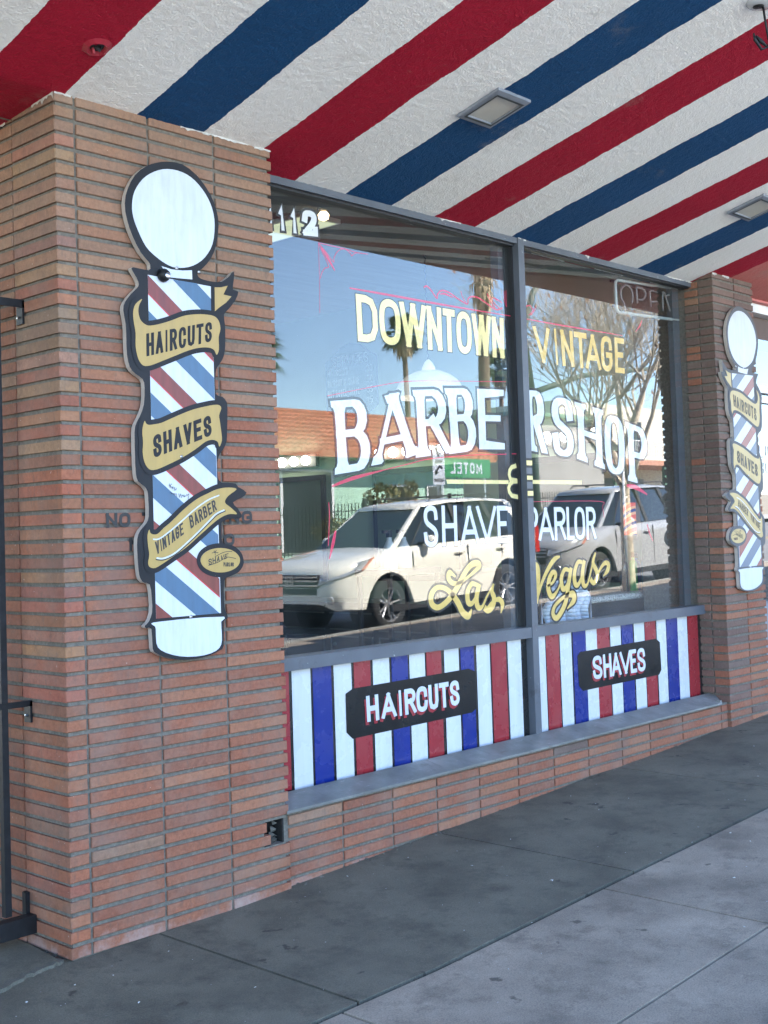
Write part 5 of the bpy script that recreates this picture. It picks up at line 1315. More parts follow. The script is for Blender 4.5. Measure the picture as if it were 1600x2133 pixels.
# wall mounted barber pole light
t = thing('barber_pole_light', 'small striped barber pole lamp on the inside wall', 'barber pole', (5.52, 1.0, 1.40)); t.scale = (.7, .7, .7)
m, nt, b = nodes('spiral_pole')
tc = nt.nodes.new('ShaderNodeTexCoord'); sp = nt.nodes.new('ShaderNodeSeparateXYZ'); nt.links.new(tc.outputs['Object'], sp.inputs[0])
ma = nt.nodes.new('ShaderNodeMath'); ma.operation = 'MULTIPLY_ADD'; nt.links.new(sp.outputs[1], ma.inputs[0]); ma.inputs[1].default_value = .6; nt.links.new(sp.outputs[2], ma.inputs[2])
mu = nt.nodes.new('ShaderNodeMath'); mu.operation = 'MULTIPLY'; nt.links.new(ma.outputs[0], mu.inputs[0]); mu.inputs[1].default_value = 7.5
fr_ = nt.nodes.new('ShaderNodeMath'); fr_.operation = 'FRACT'; nt.links.new(mu.outputs[0], fr_.inputs[0])
rr = nt.nodes.new('ShaderNodeValToRGB'); rr.color_ramp.interpolation = 'CONSTANT'
while len(rr.color_ramp.elements) < 4: rr.color_ramp.elements.new(.5)
for i, (p, c) in enumerate(((0, (.75, .12, .06)), (.33, (.85, .45, .25)), (.55, (.05, .06, .22)), (.8, (.85, .45, .25)))): rr.color_ramp.elements[i].position = p; rr.color_ramp.elements[i].color = (*c, 1)
nt.links.new(fr_.outputs[0], rr.inputs[0]); nt.links.new(rr.outputs[0], b.inputs['Base Color']); nt.links.new(rr.outputs[0], b.inputs['Emission Color']); b.inputs['Emission Strength'].default_value = .12
g = MB(); g.lathe([(.065, 0), (.065, .34)], (0, 0, 0), m, 20); g.build('striped_cylinder', t, True)
g = MB(); g.lathe([(.068, .3405), (.07, .36), (.045, .40), (.001, .42)], (0, 0, 0), M['steel'], 16); g.build('cap', t, True)
g = MB(); g.lathe([(.001, -.07), (.04, -.05), (.07, -.02), (.068, -.0005)], (0, 0, 0), M['steel'], 16); g.build('base', t, True)
g = MB(); g.box((.02, -.03, -.05), (.08, .03, -.02), M['steel']); g.build('bracket', t)
# low cabinets along the wall
t = thing('wall_cabinet', 'long black cabinet with panelled doors along the shop wall', 'cabinet', (5.6, 3.6, .05))
g = MB(); g.box((-.5, -1.0, 0), (-.004, 1.9, .80), M['cab']); g.build('cabinet_body', t)
g = MB(); g.box((-.53, -1.02, .801), (-.004, 1.92, .84), plain('dark_top', (.04, .04, .045), .2)); g.build('worktop', t)
for k in range(5):
    y0 = -.96 + k * .57
    g = MB()
    for a, c in (((y0, .06), (y0 + .50, .072)), ((y0, .54), (y0 + .50, .552)), ((y0, .60), (y0 + .50, .612)), ((y0, .74), (y0 + .50, .752))): g.box((-.512, a[0], a[1]), (-.5005, c[0], c[1]), M['trimline'])
    for y in (y0, y0 + .488): g.box((-.512, y, .0725), (-.5005, y + .012, .5395), M['trimline'])
    g.lathe([(.001, -.03), (.014, -.026), (.016, -.014), (.006, -.0005)], (-.5, y0 + .44, .48), M['steel'], 10, 'X')
    g.build('cabinet_door', t)
for x, lab in ((3.42, 'white spray bottle, left one of the pair seen in the car windscreen'), (3.56, 'white spray bottle, right one of the pair seen in the car windscreen')):
    t = thing('spray_bottle', lab, 'spray bottle', (x, 1.5, 1.24), 'white spray bottles')
    g = MB(); g.lathe([(.001, 0), (.05, 0), (.05, .11), (.018, .18), (.016, .20)], (0, 0, 0), M['l_white2'], 14); g.build('bottle_body', t, True)
    g = MB(); g.box((-.014, -.014, .2), (.014, .014, .245), M['gasket']); g.box((-.06, -.01, .225), (-.0145, .01, .248), M['gasket']); g.build('spray_head', t)
t = thing('trolley', 'dark trolley the white spray bottles stand on', 'trolley', (3.5, 1.5, .05))
g = MB(); g.box((-.25, -.15, 1.15), (.25, .15, 1.19), M['cab']); g.build('shelf', t)
for x in (-.23, .23):
    for y in (-.13, .13):
        g = MB(); g.box((x - .012, y - .012, 0), (x + .012, y + .012, 1.149), M['black_iron']); g.build('leg', t)
# unlit neon OPEN sign
t = thing('open_sign', 'unlit OPEN neon sign hanging in the top of the farther pane', 'neon sign', (4.6, .26, 2.9))
tube_w = plain('neon_white', (.42, .46, .46), .25); tube_g = plain('neon_clear', (.20, .185, .185), .25)
q = D['open_rect']
def rr_(q, r=.04):
    out = []
    for i in range(4):
        p0, p, p1 = Vector(q[i - 1]), Vector(q[i]), Vector(q[(i + 1) % 4])
        a = p + (p0 - p).normalized() * r; c = p + (p1 - p).normalized() * r
        for k in range(5):
            s = k / 4; out.append(a * (1 - s) ** 2 + p * 2 * s * (1 - s) + c * s * s)
    out.append(out[0]); return out
g = MB(); g.tube([(p.x - 4.6, .0, p.y - 2.9) for p in rr_(q)], .0105, tube_w, 8, cap=False); g.build('border_tube', t, True)
g = MB()
for l in D['open']: 
    P_ = catmull([tuple(p) for p in l], 3) if len(l) > 4 else [tuple(p) for p in l]
    g.tube([(p[0] - 4.6, .012, p[1] - 2.9) for p in P_], .0068, tube_g, 6)
g.build('letter_tube', t, True)
g = MB()
for z in (2.83, 2.99): g.box((4.22 - 4.6, .03, z - 2.9), (5.0 - 4.6, .042, z - 2.9 + .016), M['black_iron'])
for x in (4.3, 4.95): g.box((x - 4.6, .0425, 2.80 - 2.9), (x - 4.6 + .016, .052, .12), M['black_iron'])
g.build('rack', t)
for x in (4.32, 4.94):
    g = MB(); g.tube([(x - 4.6, .035, .10), (x - 4.6, .035, .60)], .002, M['black_iron'], 5); g.build('hanging_wire', t)
# ------------------------------------------------------------------ the street behind the camera, seen in the glass
M['car_glass'] = plain('car_glass', (.012, .016, .018), .06, coat=.6, var=.02)
M['tyre'] = plain('tyre_rubber', (.02, .02, .021), .8)
M['alloy'] = plain('alloy', (.62, .62, .63), .3, metal=.85)
M['blackplast'] = plain('black_plastic', (.018, .018, .02), .6)
M['chrome'] = plain('chrome_trim', (.75, .75, .76), .15, metal=1.)
M['lamp_clear'] = plain('lamp_clear', (.55, .56, .57), .15, metal=.5, var=.35, nscale=25, coat=1.)
M['lamp_amber'] = plain('lamp_amber', (.55, .14, .03), .15, coat=1.)
M['lamp_red'] = plain('lamp_red', (.5, .02, .02), .15, coat=1.)
def lerp_tab(tab, x):
    for (a, va), (b_, vb) in zip(tab, tab[1:]):
        if x <= b_:
            t = (x - a) / (b_ - a) if b_ > a else 0
            return va + (vb - va) * max(0, t)
    return tab[-1][1]
def suv(loc, paint, label, L=4.55, Wd=.91, H=1.66, emblem=True):
    """parked SUV facing -X, its offside flank towards +Y; local x runs from the nose backwards"""
    root = thing('parked_suv', label, 'car', loc, 'suvs parked along the curb')
    root.rotation_euler = (0, -math.atan(.038), 0)
    body_m = plain('car_paint_' + label.split()[0], paint, .25, var=.02, nscale=1.5, coat=1.)
    wr, xf = .34, .92; xr = xf + 2.62; ar = .415
    top = [(0, .62), (.04, .78), (.12, .86), (.3, .93), (.7, 1.0), (1.1, 1.055), (1.4, 1.08), (2.5, 1.09), (3.6, 1.10), (4.2, 1.10), (4.42, 1.05), (4.5, .9), (L, .7)]
    hw = [(0, .52), (.04, .64), (.12, .74), (.3, .84), (.6, .895), (1.0, Wd), (3.6, Wd), (4.2, .88), (4.42, .80), (4.5, .74), (L, .66)]
    bot = [(0, .42), (.1, .33), (.5, .30), (3.9, .32), (4.35, .40), (L, .5)]
    xs = sorted(set([0, .04, .08, .12, .2, .3, .4] + [round(.46 + i * .0766, 3) for i in range(13)] + [1.6, 1.9, 2.2, 2.5, 2.8, 3.0] + [round(3.08 + i * .0766, 3) for i in range(13)] + [4.1, 4.2, 4.3, 4.42, 4.5, L]))
    g = MB(); secs = []
    for x in xs:
        zb, zt, w = lerp_tab(bot, x), lerp_tab(top, x), lerp_tab(hw, x)
        za = zb
        for xc in (xf, xr):
            d = abs(x - xc)
            if d < ar: za = max(za, wr + math.sqrt(ar * ar - d * d) * .98)
        flare = .012 if any(abs(x - c) < .55 for c in (xf, xr)) else 0
        za = min(za, zt - .10)
        half = [(w * .93, za), (w + flare, za + .02), (w + flare, max(za + .04, zb + (zt - zb) * .45)), (w * .995, max(za + .06, zb + (zt - zb) * .70)), (w * .975, zt - .045), (w * .93, zt - .008), (w * .6, zt + .022), (0, zt + .034)]
        secs.append([(x, y, z) for y, z in half] + [(x, -y, z) for y, z in half[-2::-1]])
    n = len(secs[0]); vs = [p for s in secs for p in s]; fs = []
    for i in range(len(secs) - 1):
        for k in range(n - 1):
            a = i * n + k; fs.append((a, a + n, a + n + 1, a + 1))
    fs.append(tuple(range(n))); fs.append(tuple(range((len(secs) - 1) * n, len(secs) * n))[::-1])
    g.mesh(vs, fs, body_m)
    bo = g.build('body', root, True)
    md = bo.modifiers.new('edge', 'EDGE_SPLIT'); md.split_angle = R(48)
    # wheel wells and underbody
    g = MB(); g.box((.35, -.80, .30), (4.2, .80, .62), M['blackplast'])
    for xc in (xf, xr):
        for s in (1, -1): g.lathe([(.001, s * .52), (ar - .01, s * .52), (ar - .01, s * (Wd - .03))], (xc, 0, wr), M['blackplast'], 28, 'Y')
    g.box((.95, -.905, .24), (3.1, .905, .335), M['blackplast']); g.build('underbody', root)
    # glasshouse: dark glass volume, painted roof and pillars
    wb, wt = .80, .60
    A0, A1, D1, D0 = (1.12, 1.07), (1.95, H - .07), (4.10, H - .09), (4.40, 1.10)
    g = MB()
    P_ = lambda x, y, z: (x, y, z)
    bx = [(A0[0], A0[1], .66), (1.55, 1.08, wb), (4.05, 1.10, wb), (D0[0], D0[1], .66)]
    tx_ = [(A1[0], A1[1], .52), (2.15, H - .05, wt), (3.95, H - .07, wt), (D1[0], D1[1], .50)]
    vs = [(x, w, z) for x, z, w in bx] + [(x, -w, z) for x, z, w in bx[::-1]] + [(x, w, z) for x, z, w in tx_] + [(x, -w, z) for x, z, w in tx_[::-1]]
    fs = [(i, (i + 1) % 8, (i + 1) % 8 + 8, i + 8) for i in range(8)]
    g.mesh(vs, [tuple(f[::-1]) for f in fs], M['car_glass']); g.build('windows', root)
    g = MB()
    rs = []
    for x, z, w in [(1.90, H - .075, .53), (2.1, H - .045, .605), (2.6, H - .012, .625), (3.3, H - .012, .625), (3.95, H - .05, .615), (4.16, H - .09, .55)]:
        rs.append([(x, w, z - .012), (x, w * .97, z + .022), (x, w * .6, z + .045), (x, 0, z + .052), (x, -w * .6, z + .045), (x, -w * .97, z + .022), (x, -w, z - .012)])
    vs = [p for r_ in rs for p in r_]; fs = []
    for i in range(len(rs) - 1):
        for k in range(6): a = i * 7 + k; fs.append((a, a + 7, a + 8, a + 1))
    fs.append(tuple(range(7))); fs.append(tuple(range(35, 42))[::-1])
    g.mesh(vs, fs, body_m); g.build('roof', root, True)
    g = MB()
    for s in (1, -1):
        def bar(a, b_, w0, w1, mat, out=.012):
            (x0, y0, z0), (x1, y1, z1) = a, b_
            g.mesh([(x0 - w0, s * (y0 + out), z0), (x0 + w0, s * (y0 + out), z0), (x1 + w1, s * (y1 + out), z1), (x1 - w1, s * (y1 + out), z1), (x0 - w0, s * (y0 - .03), z0), (x0 + w0, s * (y0 - .03), z0), (x1 + w1, s * (y1 - .03), z1), (x1 - w1, s * (y1 - .03), z1)],
                   [(0, 1, 2, 3), (7, 6, 5, 4), (0, 3, 7, 4), (1, 5, 6, 2), (0, 4, 5, 1), (3, 2, 6, 7)], mat)
        bar((1.22, .715, 1.05), (2.02, .55, H - .045), .055, .04, body_m)
        bar((1.50, .79, 1.06), (2.14, .60, H - .055), .012, .012, M['blackplast'])
        bar((2.62, .80, 1.09), (2.60, .608, H - .04), .045, .04, M['blackplast'])
        bar((3.50, .80, 1.09), (3.36, .606, H - .04), .05, .045, M['blackplast'])
        bar((4.16, .765, 1.08), (3.98, .60, H - .06), .14, .07, body_m)
        bar((1.52, .802, 1.09), (4.10, .802, 1.11), .0, .0, M['chrome'])
    g.build('pillars', root)
    # wheels
    for xc in (xf, xr):
        for s in (1, -1):
            w = bpy.data.objects.new('wheel', None); col.objects.link(w); w.parent = root; w.location = (xc, s * (Wd - .115), wr); w.empty_display_size = .1
            g = MB(); g.lathe([(.225, -.1), (.30, -.105), (.335, -.08), (.34, -.04), (.34, .04), (.335, .08), (.30, .105), (.228, .1)], (0, 0, 0), M['tyre'], 36, 'Y'); g.build('tyre', w, True)
            g = MB(); g.lathe([(.227, s * .10), (.218, s * .098), (.21, s * .075), (.205, s * -.08), (.001, s * -.081)], (0, 0, 0), M['alloy'], 36, 'Y')
            g.lathe([(.001, s * .062), (.045, s * .06), (.058, s * .045), (.06, s * .0)], (0, 0, 0), M['alloy'], 20, 'Y')
            for k in range(5):
                for da in (-.16, .16):
                    a = 2 * math.pi * k / 5 + da; b_ = 2 * math.pi * k / 5 + da * 1.25
                    g.tube([(.04 * math.cos(a), s * .045, .04 * math.sin(a)), (.212 * math.cos(b_), s * .075, .212 * math.sin(b_))], [.016, .015], M['alloy'], 6)
            g.lathe([(.20, s * .0), (.001, s * .001)], (0, 0, 0), M['blackplast'], 24, 'Y')
            g.build('rim', w)
    # front: lamps, grille, bumper
    def front_x(y):           # nose plan curve
        y = abs(y)
        for (xa, wa), (xb, wb_) in zip(hw, hw[1:]):
            if y <= wb_: return xa + (xb - xa) * max(0, (y - wa)) / (wb_ - wa)
        return .6
    for s in (1, -1):
        g = MB()
        pts = [(.50, .66), (.60, .70), (.70, .735), (.78, .76), (.84, .80), (.862, .822), (.875, .84)]
        lo = []; hi = []
        for y, zb in pts:
            x = front_x(y)
            lo.append((x - .012, s * (y + .006), zb - .0)); hi.append((x + .035 + (y - .5) * .45, s * (y + .004), zb + .105 + (y - .5) * .12))
        for i in range(len(pts) - 1):
            mat = M['lamp_amber'] if i >= 5 else M['lamp_clear']
            f = [lo[i], lo[i + 1], hi[i + 1], hi[i]]
            g.face(f if s < 0 else f[::-1], mat)
            g.face(f[::-1] if s < 0 else f, mat)
        ob = g.build('headlight', root); so = ob.modifiers.new('t', 'SOLIDIFY'); so.thickness = .012
        g = MB(); g.lathe([(.001, -.016), (.05, -.013), (.055, .02)], (front_x(.64) - .002, s * .655, .47), M['lamp_clear'], 14, 'X'); g.build('fog_lamp', root)
    g = MB()
    g.box((-.022, -.50, .635), (.03, .50, .80), M['blackplast'])
    for z in (.655, .715, .765): g.box((-.036, -.50, z), (-.0225, .50, z + .022), M['chrome'])
    if emblem:                                  # the H badge in its frame
        for a, b_ in (((-.05, -.075, .66), (-.0365, -.055, .79)), ((-.05, .055, .66), (-.0365, .075, .79)), ((-.05, -.054, .775), (-.0365, .054, .79)), ((-.05, -.054, .66), (-.0365, .054, .672)), ((-.052, -.042, .678), (-.0365, -.022, .77)), ((-.052, .022, .678), (-.0365, .042, .77)), ((-.052, -.0215, .715), (-.0365, .0215, .735))): g.box(a, b_, M['chrome'])
    g.build('grille', root)
    g = MB(); g.box((-.012, -.46, .545), (.05, .46, .625), M['blackplast']); g.box((.02, -.58, .40), (.10, .58, .455), M['blackplast']); g.build('bumper_intake', root)
    # mirrors, handles, seams
    for s in (1, -1):
        g = MB(); g.lathe([(.001, 0), (.06, .01), (.085, .05), (.085, .11), (.06, .16), (.001, .17)], (1.72, s * .98 - .085, 1.13), body_m, 14, 'Y'); g.box((1.66, min(s * .78, s * .92), 1.085), (1.74, max(s * .78, s * .92), 1.12), M['blackplast']); g.build('wing_mirror', root, True)
        for x in (2.42, 3.38):
            g = MB(); g.tube([(x - .1, s * (Wd + .008), .93), (x, s * (Wd + .03), .935), (x + .1, s * (Wd + .008), .93)], [.012, .018, .012], body_m, 8); g.build('door_handle', root, True)
        g = MB()
        for x, z0, z1 in ((1.42, .40, 1.04), (2.62, .36, 1.06), (3.42, .80, 1.06)): g.box((x - .004, min(s * (Wd - .01), s * (Wd + .0045)), z0), (x + .004, max(s * (Wd - .01), s * (Wd + .0045)), z1 - .03), M['blackplast'])
        g.build('door_seam', root)
        g = MB(); g.box((4.38, min(s * .70, s * .845), .80), (4.46, max(s * .70, s * .845), 1.2), M['lamp_red']); g.build('tail_lamp', root)
    for s in (1, -1):
        g = MB(); g.tube([(2.3, s * .50, H + .03), (2.4, s * .50, H + .075), (3.7, s * .50, H + .07), (3.8, s * .50, H + .02)], .014, M['blackplast'], 6); g.build('roof_rail', root)
    return root
suv((8.70, -7.53, gz(8.70) - .15), (.88, .85, .75), 'white SUV parked at the curb, reflected in the nearer pane')
suv((13.95, -7.60, gz(13.95) - .15), (.36, .365, .37), 'silver SUV parked behind the white one, reflected in the farther pane', L=4.65, H=1.70, emblem=False)

# ---- motel with a tiled roof
gm = gz(27) - .0
mint = plain('mint_stucco', (.36, .56, .44), .9, var=.08, nscale=1.5, bumpd=.003)
t = thing('motel', 'mint green motel with an orange tiled roof, reflected in the nearer pane', 'motel', (27, -24, gm))
X0, X1 = 10.0, 34.2
EZ, RZ = 4.08, 5.83      # eave and ridge heights
g = MB(); g.box((X0, -34, gm - .6), (X1 - .9, -24, 4.06), mint); g.box((X0, -23.995, gm - .1), (X1 - .9, -23.95, gm + .5), plain('plinth', (.25, .33, .28), .9)); w_m = put(g, 'wall', t)
tile, nt, b = nodes('roof_tile')
v = coords(nt)
tc = ramp(nt, noise(nt, v, 6, 4, .6), [(.3, (.36, .125, .065)), (.5, (.55, .20, .105)), (.7, (.66, .29, .17))])
va_ = nt.nodes.new('ShaderNodeVertexColor'); va_.layer_name = 'Col'
nt.links.new(mixc(nt, tc, va_.outputs[0], .75, 'MULTIPLY'), b.inputs['Base Color']); b.inputs['Roughness'].default_value = .85
g = MB(); rt = random.Random(5); tcol = {}
def tk(i, r):
    if (i // 4, r) not in tcol:
        k = rt.uniform(.75, 1.3); tcol[(i // 4, r)] = (k, k * rt.uniform(.9, 1), k * rt.uniform(.85, 1))
    return tcol[(i // 4, r)]
nx = 330; ny = 10
ey, ry = -23.1, -26.6
def roof_pt(u, r, k):
    """u along the eave, r row from eave to ridge, each course stepping up over the last"""
    x = X0 + (X1 - X0) * u
    s = r / ny
    y = ey + (ry - ey) * s; z = EZ + (RZ - EZ) * s
    xe = X1 - (X1 - 33.6) * s                   # hip end
    x = min(x, xe)
    return x, y, z + .13 * abs(math.sin(math.pi * nx * u * .25)) + (.075 if k else 0)
for r_ in range(ny):
    for i in range(nx):
        u0, u1 = i / nx, (i + 1) / nx
        p = [roof_pt(u0, r_, 1), roof_pt(u1, r_, 1), roof_pt(u1, r_ + 1, 0), roof_pt(u0, r_ + 1, 0)]
        if p[0][0] >= p[1][0] and p[2][0] <= p[3][0]: continue
        g.face(p, tile, tk(i, r_))
        if r_ == 0: g.face([(p[0][0], p[0][1] - .03, EZ - .1), (p[1][0], p[1][1] - .03, EZ - .1), p[1], p[0]], tile)
        else:
            q0, q1 = roof_pt(u0, r_, 0), roof_pt(u1, r_, 0)
            g.face([q0, q1, p[1], p[0]], tile, (.35, .3, .3))
g.c = [c_ or (.8, .8, .8) for c_ in g.c]
g.mesh([(X1, ey, EZ), (X1, -34.9, EZ), (33.6, ry, RZ), (X0, ry, RZ), (X0, -34.9, EZ)], [(0, 1, 2), (1, 4, 3, 2)], tile, (.8, .8, .8))
g.face([(X0, ey, EZ - .1), (X0, -34.9, EZ - .1), (X1, -34.9, EZ - .1), (X1, ey, EZ - .1)], mint)
g.tube([(X0, ry, RZ + .02), (33.6, ry, RZ + .02), (X1, ey, EZ + .05)], .11, tile, 8)
put(g, 'roof', t)
dk = plain('dark_opening', (.012, .016, .02), .3)
g = MB(); g.box((24.0, -23.985, gm - .05), (26.2, -23.93, 3.55), dk); g.box((23.88, -23.99, gm - .05), (23.995, -23.90, 3.62), M['l_white2']); g.box((26.205, -23.99, gm - .05), (26.32, -23.90, 3.62), M['l_white2']); g.box((23.996, -23.99, 3.555), (26.204, -23.90, 3.62), M['l_white2']); put(g, 'garage_opening', t)
for x0, x1, z0, z1 in ((29.2, 30.1, gm + .9, gm + 2.1), (31.2, 32.0, gm, gm + 2.1), (20.5, 21.9, gm + .9, gm + 2.1), (15.5, 17, gm + .9, gm + 2.1)):
    g = MB(); g.box((x0 - .07, -23.985, z0 - .07), (x1 + .07, -23.94, z1 + .07), M['l_white2']); f_ = put(g, 'window', t)
    g = MB(); g.face([(x0, -23.936, z0), (x0, -23.936, z1), (x1, -23.936, z1), (x1, -23.936, z0)][::-1], M['car_glass']); put(g, 'pane', t, parent=f_)
# motel sign board on two posts
t = thing('motel_sign', 'green motel sign board beyond the fence', 'sign', (28.05, -19.8, gz(28.05)))
green = plain('sign_green', (.03, .22, .08), .5)
g = MB(); g.box((-1.3, -.04, 2.12), (1.3, .04, 2.72), green); g.build('board', t)
g = MB(); q = [(-.85, 2.60), (.75, 2.60), (.75, 2.24), (-.85, 2.24)]
word(g, 'MOTEL', [(-x, z) for x, z in q], even('MOTEL', .35), .07, 0, M['s_white'], place=lambda X, Z, Y: (X, .045 + (LAYER[0] % 9) * .0004, Z)); g.build('board_lettering', t)
for x in (-1.1, 1.1):
    g = MB(); g.box((x - .04, -.10, 0), (x + .04, -.041, 2.7), M['steel']); g.build('post', t)
# crosswalk yield sign
t = thing('yield_sign', 'small white yield to pedestrians sign on a thin post', 'road sign', (17.15, -11.95, gz(17.15) - .15))
g = MB(); g.tube([(0, 0, 0), (0, 0, 2.75)], .028, M['steel'], 8); g.build('post', t)
g = MB(); g.box((-.24, .030, 1.93), (.24, .036, 2.72), M['s_white']); g.build('sign_plate', t)
g = MB(); pl2 = lambda X, Z, Y: (X, .039 + (LAYER[0] % 9) * .0004, Z)
g.face([(-.12, .0385, 2.68), (.12, .0385, 2.68), (0, .0385, 2.47)], M['p_red']); g.face([(-.12, .0385, 2.68), (0, .0385, 2.47), (.12, .0385, 2.68)], M['p_red'])
g.face([(-.06, .0405, 2.645), (0, .0405, 2.54), (.06, .0405, 2.645)], M['s_white']); 
word(g, 'HERE', [(.14, 2.44), (-.14, 2.44), (-.14, 2.37), (.14, 2.37)], even('HERE'), .013, 0, M['s_ink'], place=pl2)
stroke(g, [(.14, 2.27), (.02, 2.30), (-.10, 2.20)], .05, 0, M['s_ink'], place=pl2)
g.face([(-.16, .043, 2.24), (-.15, .043, 2.12), (-.05, .043, 2.17)], M['s_ink']); g.face([(-.16, .043, 2.24), (-.05, .043, 2.17), (-.15, .043, 2.12)], M['s_ink'])
word(g, 'PEDESTRIANS', [(.2, 2.06), (-.2, 2.06), (-.2, 1.99), (.2, 1.99)], even('PEDESTRIANS'), .010, 0, M['s_ink'], place=pl2)
g.build('sign_face', t)
t.scale = (.8, 1, 1.02)
# iron fence with pickets
t = thing('picket_fence', 'black iron picket fence in front of the motel', 'fence', (24, -20.4, gz(24)))
g = MB()
for z in (.25, 1.30):
    for a in range(16, 34, 2): g.tube([(a - 24, 0, z + gz(a) - gz(24)), (a + 2 - 24, 0, z + gz(a + 2) - gz(24))], .022, M['black_iron'], 4)
g.build('rail', t)
g = MB()
x = 16.05
while x < 36:
    z = gz(x) - gz(24); g.box((x - 24 - .011, -.011, z), (x - 24 + .011, .011, z + 1.52), M['black_iron']); x += .145
o = g.build('pickets', t)
for a in range(16, 37, 4):
    g = MB(); g.box((a - 24 - .05, -.05, gz(a) - gz(24)), (a - 24 + .05, .05, 1.65 + gz(a) - gz(24)), M['black_iron']); g.build('post', t)

# ---- vegetation
bark = plain('palm_bark', (.16, .115, .08), .95, var=.4, nscale=8, bumpd=.01, stretch=(1, 1, 3))
thatch = plain('dead_fronds', (.56, .44, .27), .95, var=.3, nscale=5)
frond_m = plain('palm_green', (.045, .085, .025), .5, var=.4, nscale=2)
def palm(x, y, h, r, label, skirt=1.6, lean=0., crown=1.6, low=-45):
    rn = random.Random(int(x * 10))
    z0 = gz(x) - .1
    t = thing('palm_tree', label, 'palm', (x, y, z0), 'palms beyond the motel')
    g = MB(); pts = []; rad = []
    for i in range(13):
        s = i / 12; pts.append((lean * s * s, 0, h * s)); rad.append(r * (1.35 - .5 * s) * (1 + rn.uniform(-.05, .05)))
    g.tube(pts, rad, bark, 10); g.build('trunk', t, True)
    if skirt:
        g = MB()
        for k in range(260):
            a = rn.uniform(0, 2 * math.pi); zt = h - rn.uniform(0, skirt * .8); ln = rn.uniform(.5, 1.1); ro = rn.uniform(.25, .62) * (1.0 if zt > h - skirt * .5 else .75); w = rn.uniform(.03, .08)
            c, s = math.cos(a), math.sin(a); px, py = -s * w, c * w
            p0 = (lean + c * r * .6, s * r * .6, zt); p1 = (lean + c * ro, s * ro, zt - ln * .35); p2 = (lean + c * ro * 1.05, s * ro * 1.05, zt - ln)
            g.face([(p0[0] - px, p0[1] - py, p0[2]), (p0[0] + px, p0[1] + py, p0[2]), (p1[0] + px, p1[1] + py, p1[2]), (p1[0] - px, p1[1] - py, p1[2])], thatch)
            g.face([(p1[0] - px, p1[1] - py, p1[2]), (p1[0] + px, p1[1] + py, p1[2]), p2], thatch)
        g.build('dead_skirt', t)
    g = MB()
    for k in range(64):
        a = rn.uniform(0, 2 * math.pi); el = R(rn.uniform(low, 75)); L = crown * rn.uniform(.75, 1.1)
        d = Vector((math.cos(a) * math.cos(el), math.sin(a) * math.cos(el), math.sin(el)))
        base = Vector((lean, 0, h)); tip = base + d * L * .55
        g.tube([base, tip], [.025, .012], frond_m, 4)
        side = d.cross(Vector((0, 0, 1)))
        side = side.normalized() if side.length > .1 else Vector((1, 0, 0))
        up = side.cross(d)
        for q in range(15):
            th = R(-78 + 156 * q / 14); dl = d * math.cos(th) + side * math.sin(th)
            l2 = L * .55 * (1 - .25 * abs(th)); w = side * math.cos(th) - d * math.sin(th)
            e = tip + dl * l2 - Vector((0, 0, l2 * .35)); mid = tip + dl * l2 * .55
            g.face([tip, mid + w * .045, e, mid - w * .045], frond_m)
    g.build('crown', t)
palm(38.2, -26.6, 11.9, .22, 'tall palm with a thick shaggy skirt, reflected beside the mullion', 2.6, .2, 1.9, 15)
palm(49.6, -40.5, 10.9, .15, 'thin tall palm rising over the tiled roof', .8, -.3, 1.35)
palm(58.2, -40.5, 9.3, .15, 'shorter palm standing beside the thick one', .8, .2, 1.5)
palm(35.0, -38, 8.9, .15, 'palm at the edge of the near pillar, reflected', .8, 0, 2.2)
palm(51.5, -39.5, 5.6, .15, 'low palm just showing above the roof ridge', .6, 0, 1.5)

branch_m = plain('pale_bark', (.50, .42, .32), .9, var=.35, nscale=14)
t = thing('bare_tree', 'bare street tree with pale twigs between the two cars, reflected in the farther pane', 'tree', (14.05, -5.72, gz(14)))
rn = random.Random(21)
gt = MB(); gb = MB(); gl = MB()
leaf = plain('dry_leaf', (.22, .10, .05), .8, var=.4)
def grow(p, d, r, ln, depth, g):
    n = 4; pts = [p]; rad = [r]; dd = d.copy()
    for i in range(n):
        dd = (dd + Vector((rn.uniform(-1, 1), rn.uniform(-1, 1), rn.uniform(-.5, .9))) * (.16 if depth > 0 else .05)).normalized()
        pts.append(pts[-1] + dd * ln / n); rad.append(r * (1 - .45 * (i + 1) / n))
    rad = [max(.0022, q_) for q_ in rad]
    g.tube(pts, rad, branch_m, 8 if depth < 1 else (5 if depth < 3 else 3), cap=False)
    if depth >= 6 or r < .0022:
        if rn.random() < .035:
            e = pts[-1]; gl.face([e, e + Vector((.03, .01, -.05)), e + Vector((.0, .03, -.09)), e + Vector((-.03, 0, -.05))], leaf)
        return
    if depth == 0:                              # main limbs spread evenly round the fork
        for k in range(6):
            a = k * 1.05 + rn.uniform(-.25, .25)
            grow(pts[3 if k % 2 else 4], Vector((math.cos(a) * .75, math.sin(a) * .75, rn.uniform(.7, 1.1))).normalized(), r * .42, ln * rn.uniform(.62, .8), 1, gb)
        grow(pts[-1], Vector((.05, 0, 1)), rad[-1] * .85, ln * .78, 1, gb)
        return
    for k in range(4 if depth in (1, 2) else 3):
        i = rn.choice([2, 3, 4]) if depth else rn.choice([3, 4])
        ax = Vector((rn.uniform(-1, 1), rn.uniform(-1, 1), rn.uniform(-.2, .6))).normalized()
        nd = (dd * (.75 if depth else .8) + ax * (.75 if depth else .62)).normalized()
        if nd.z < -.1: nd.z = .1
        grow(pts[i], nd, rad[i] * .66, ln * rn.uniform(.58, .80), depth + 1, gb)
    grow(pts[-1], (dd + Vector((rn.uniform(-.3, .3), rn.uniform(-.3, .3), .25))).normalized(), rad[-1] * .85, ln * .78, depth + 1, gb)
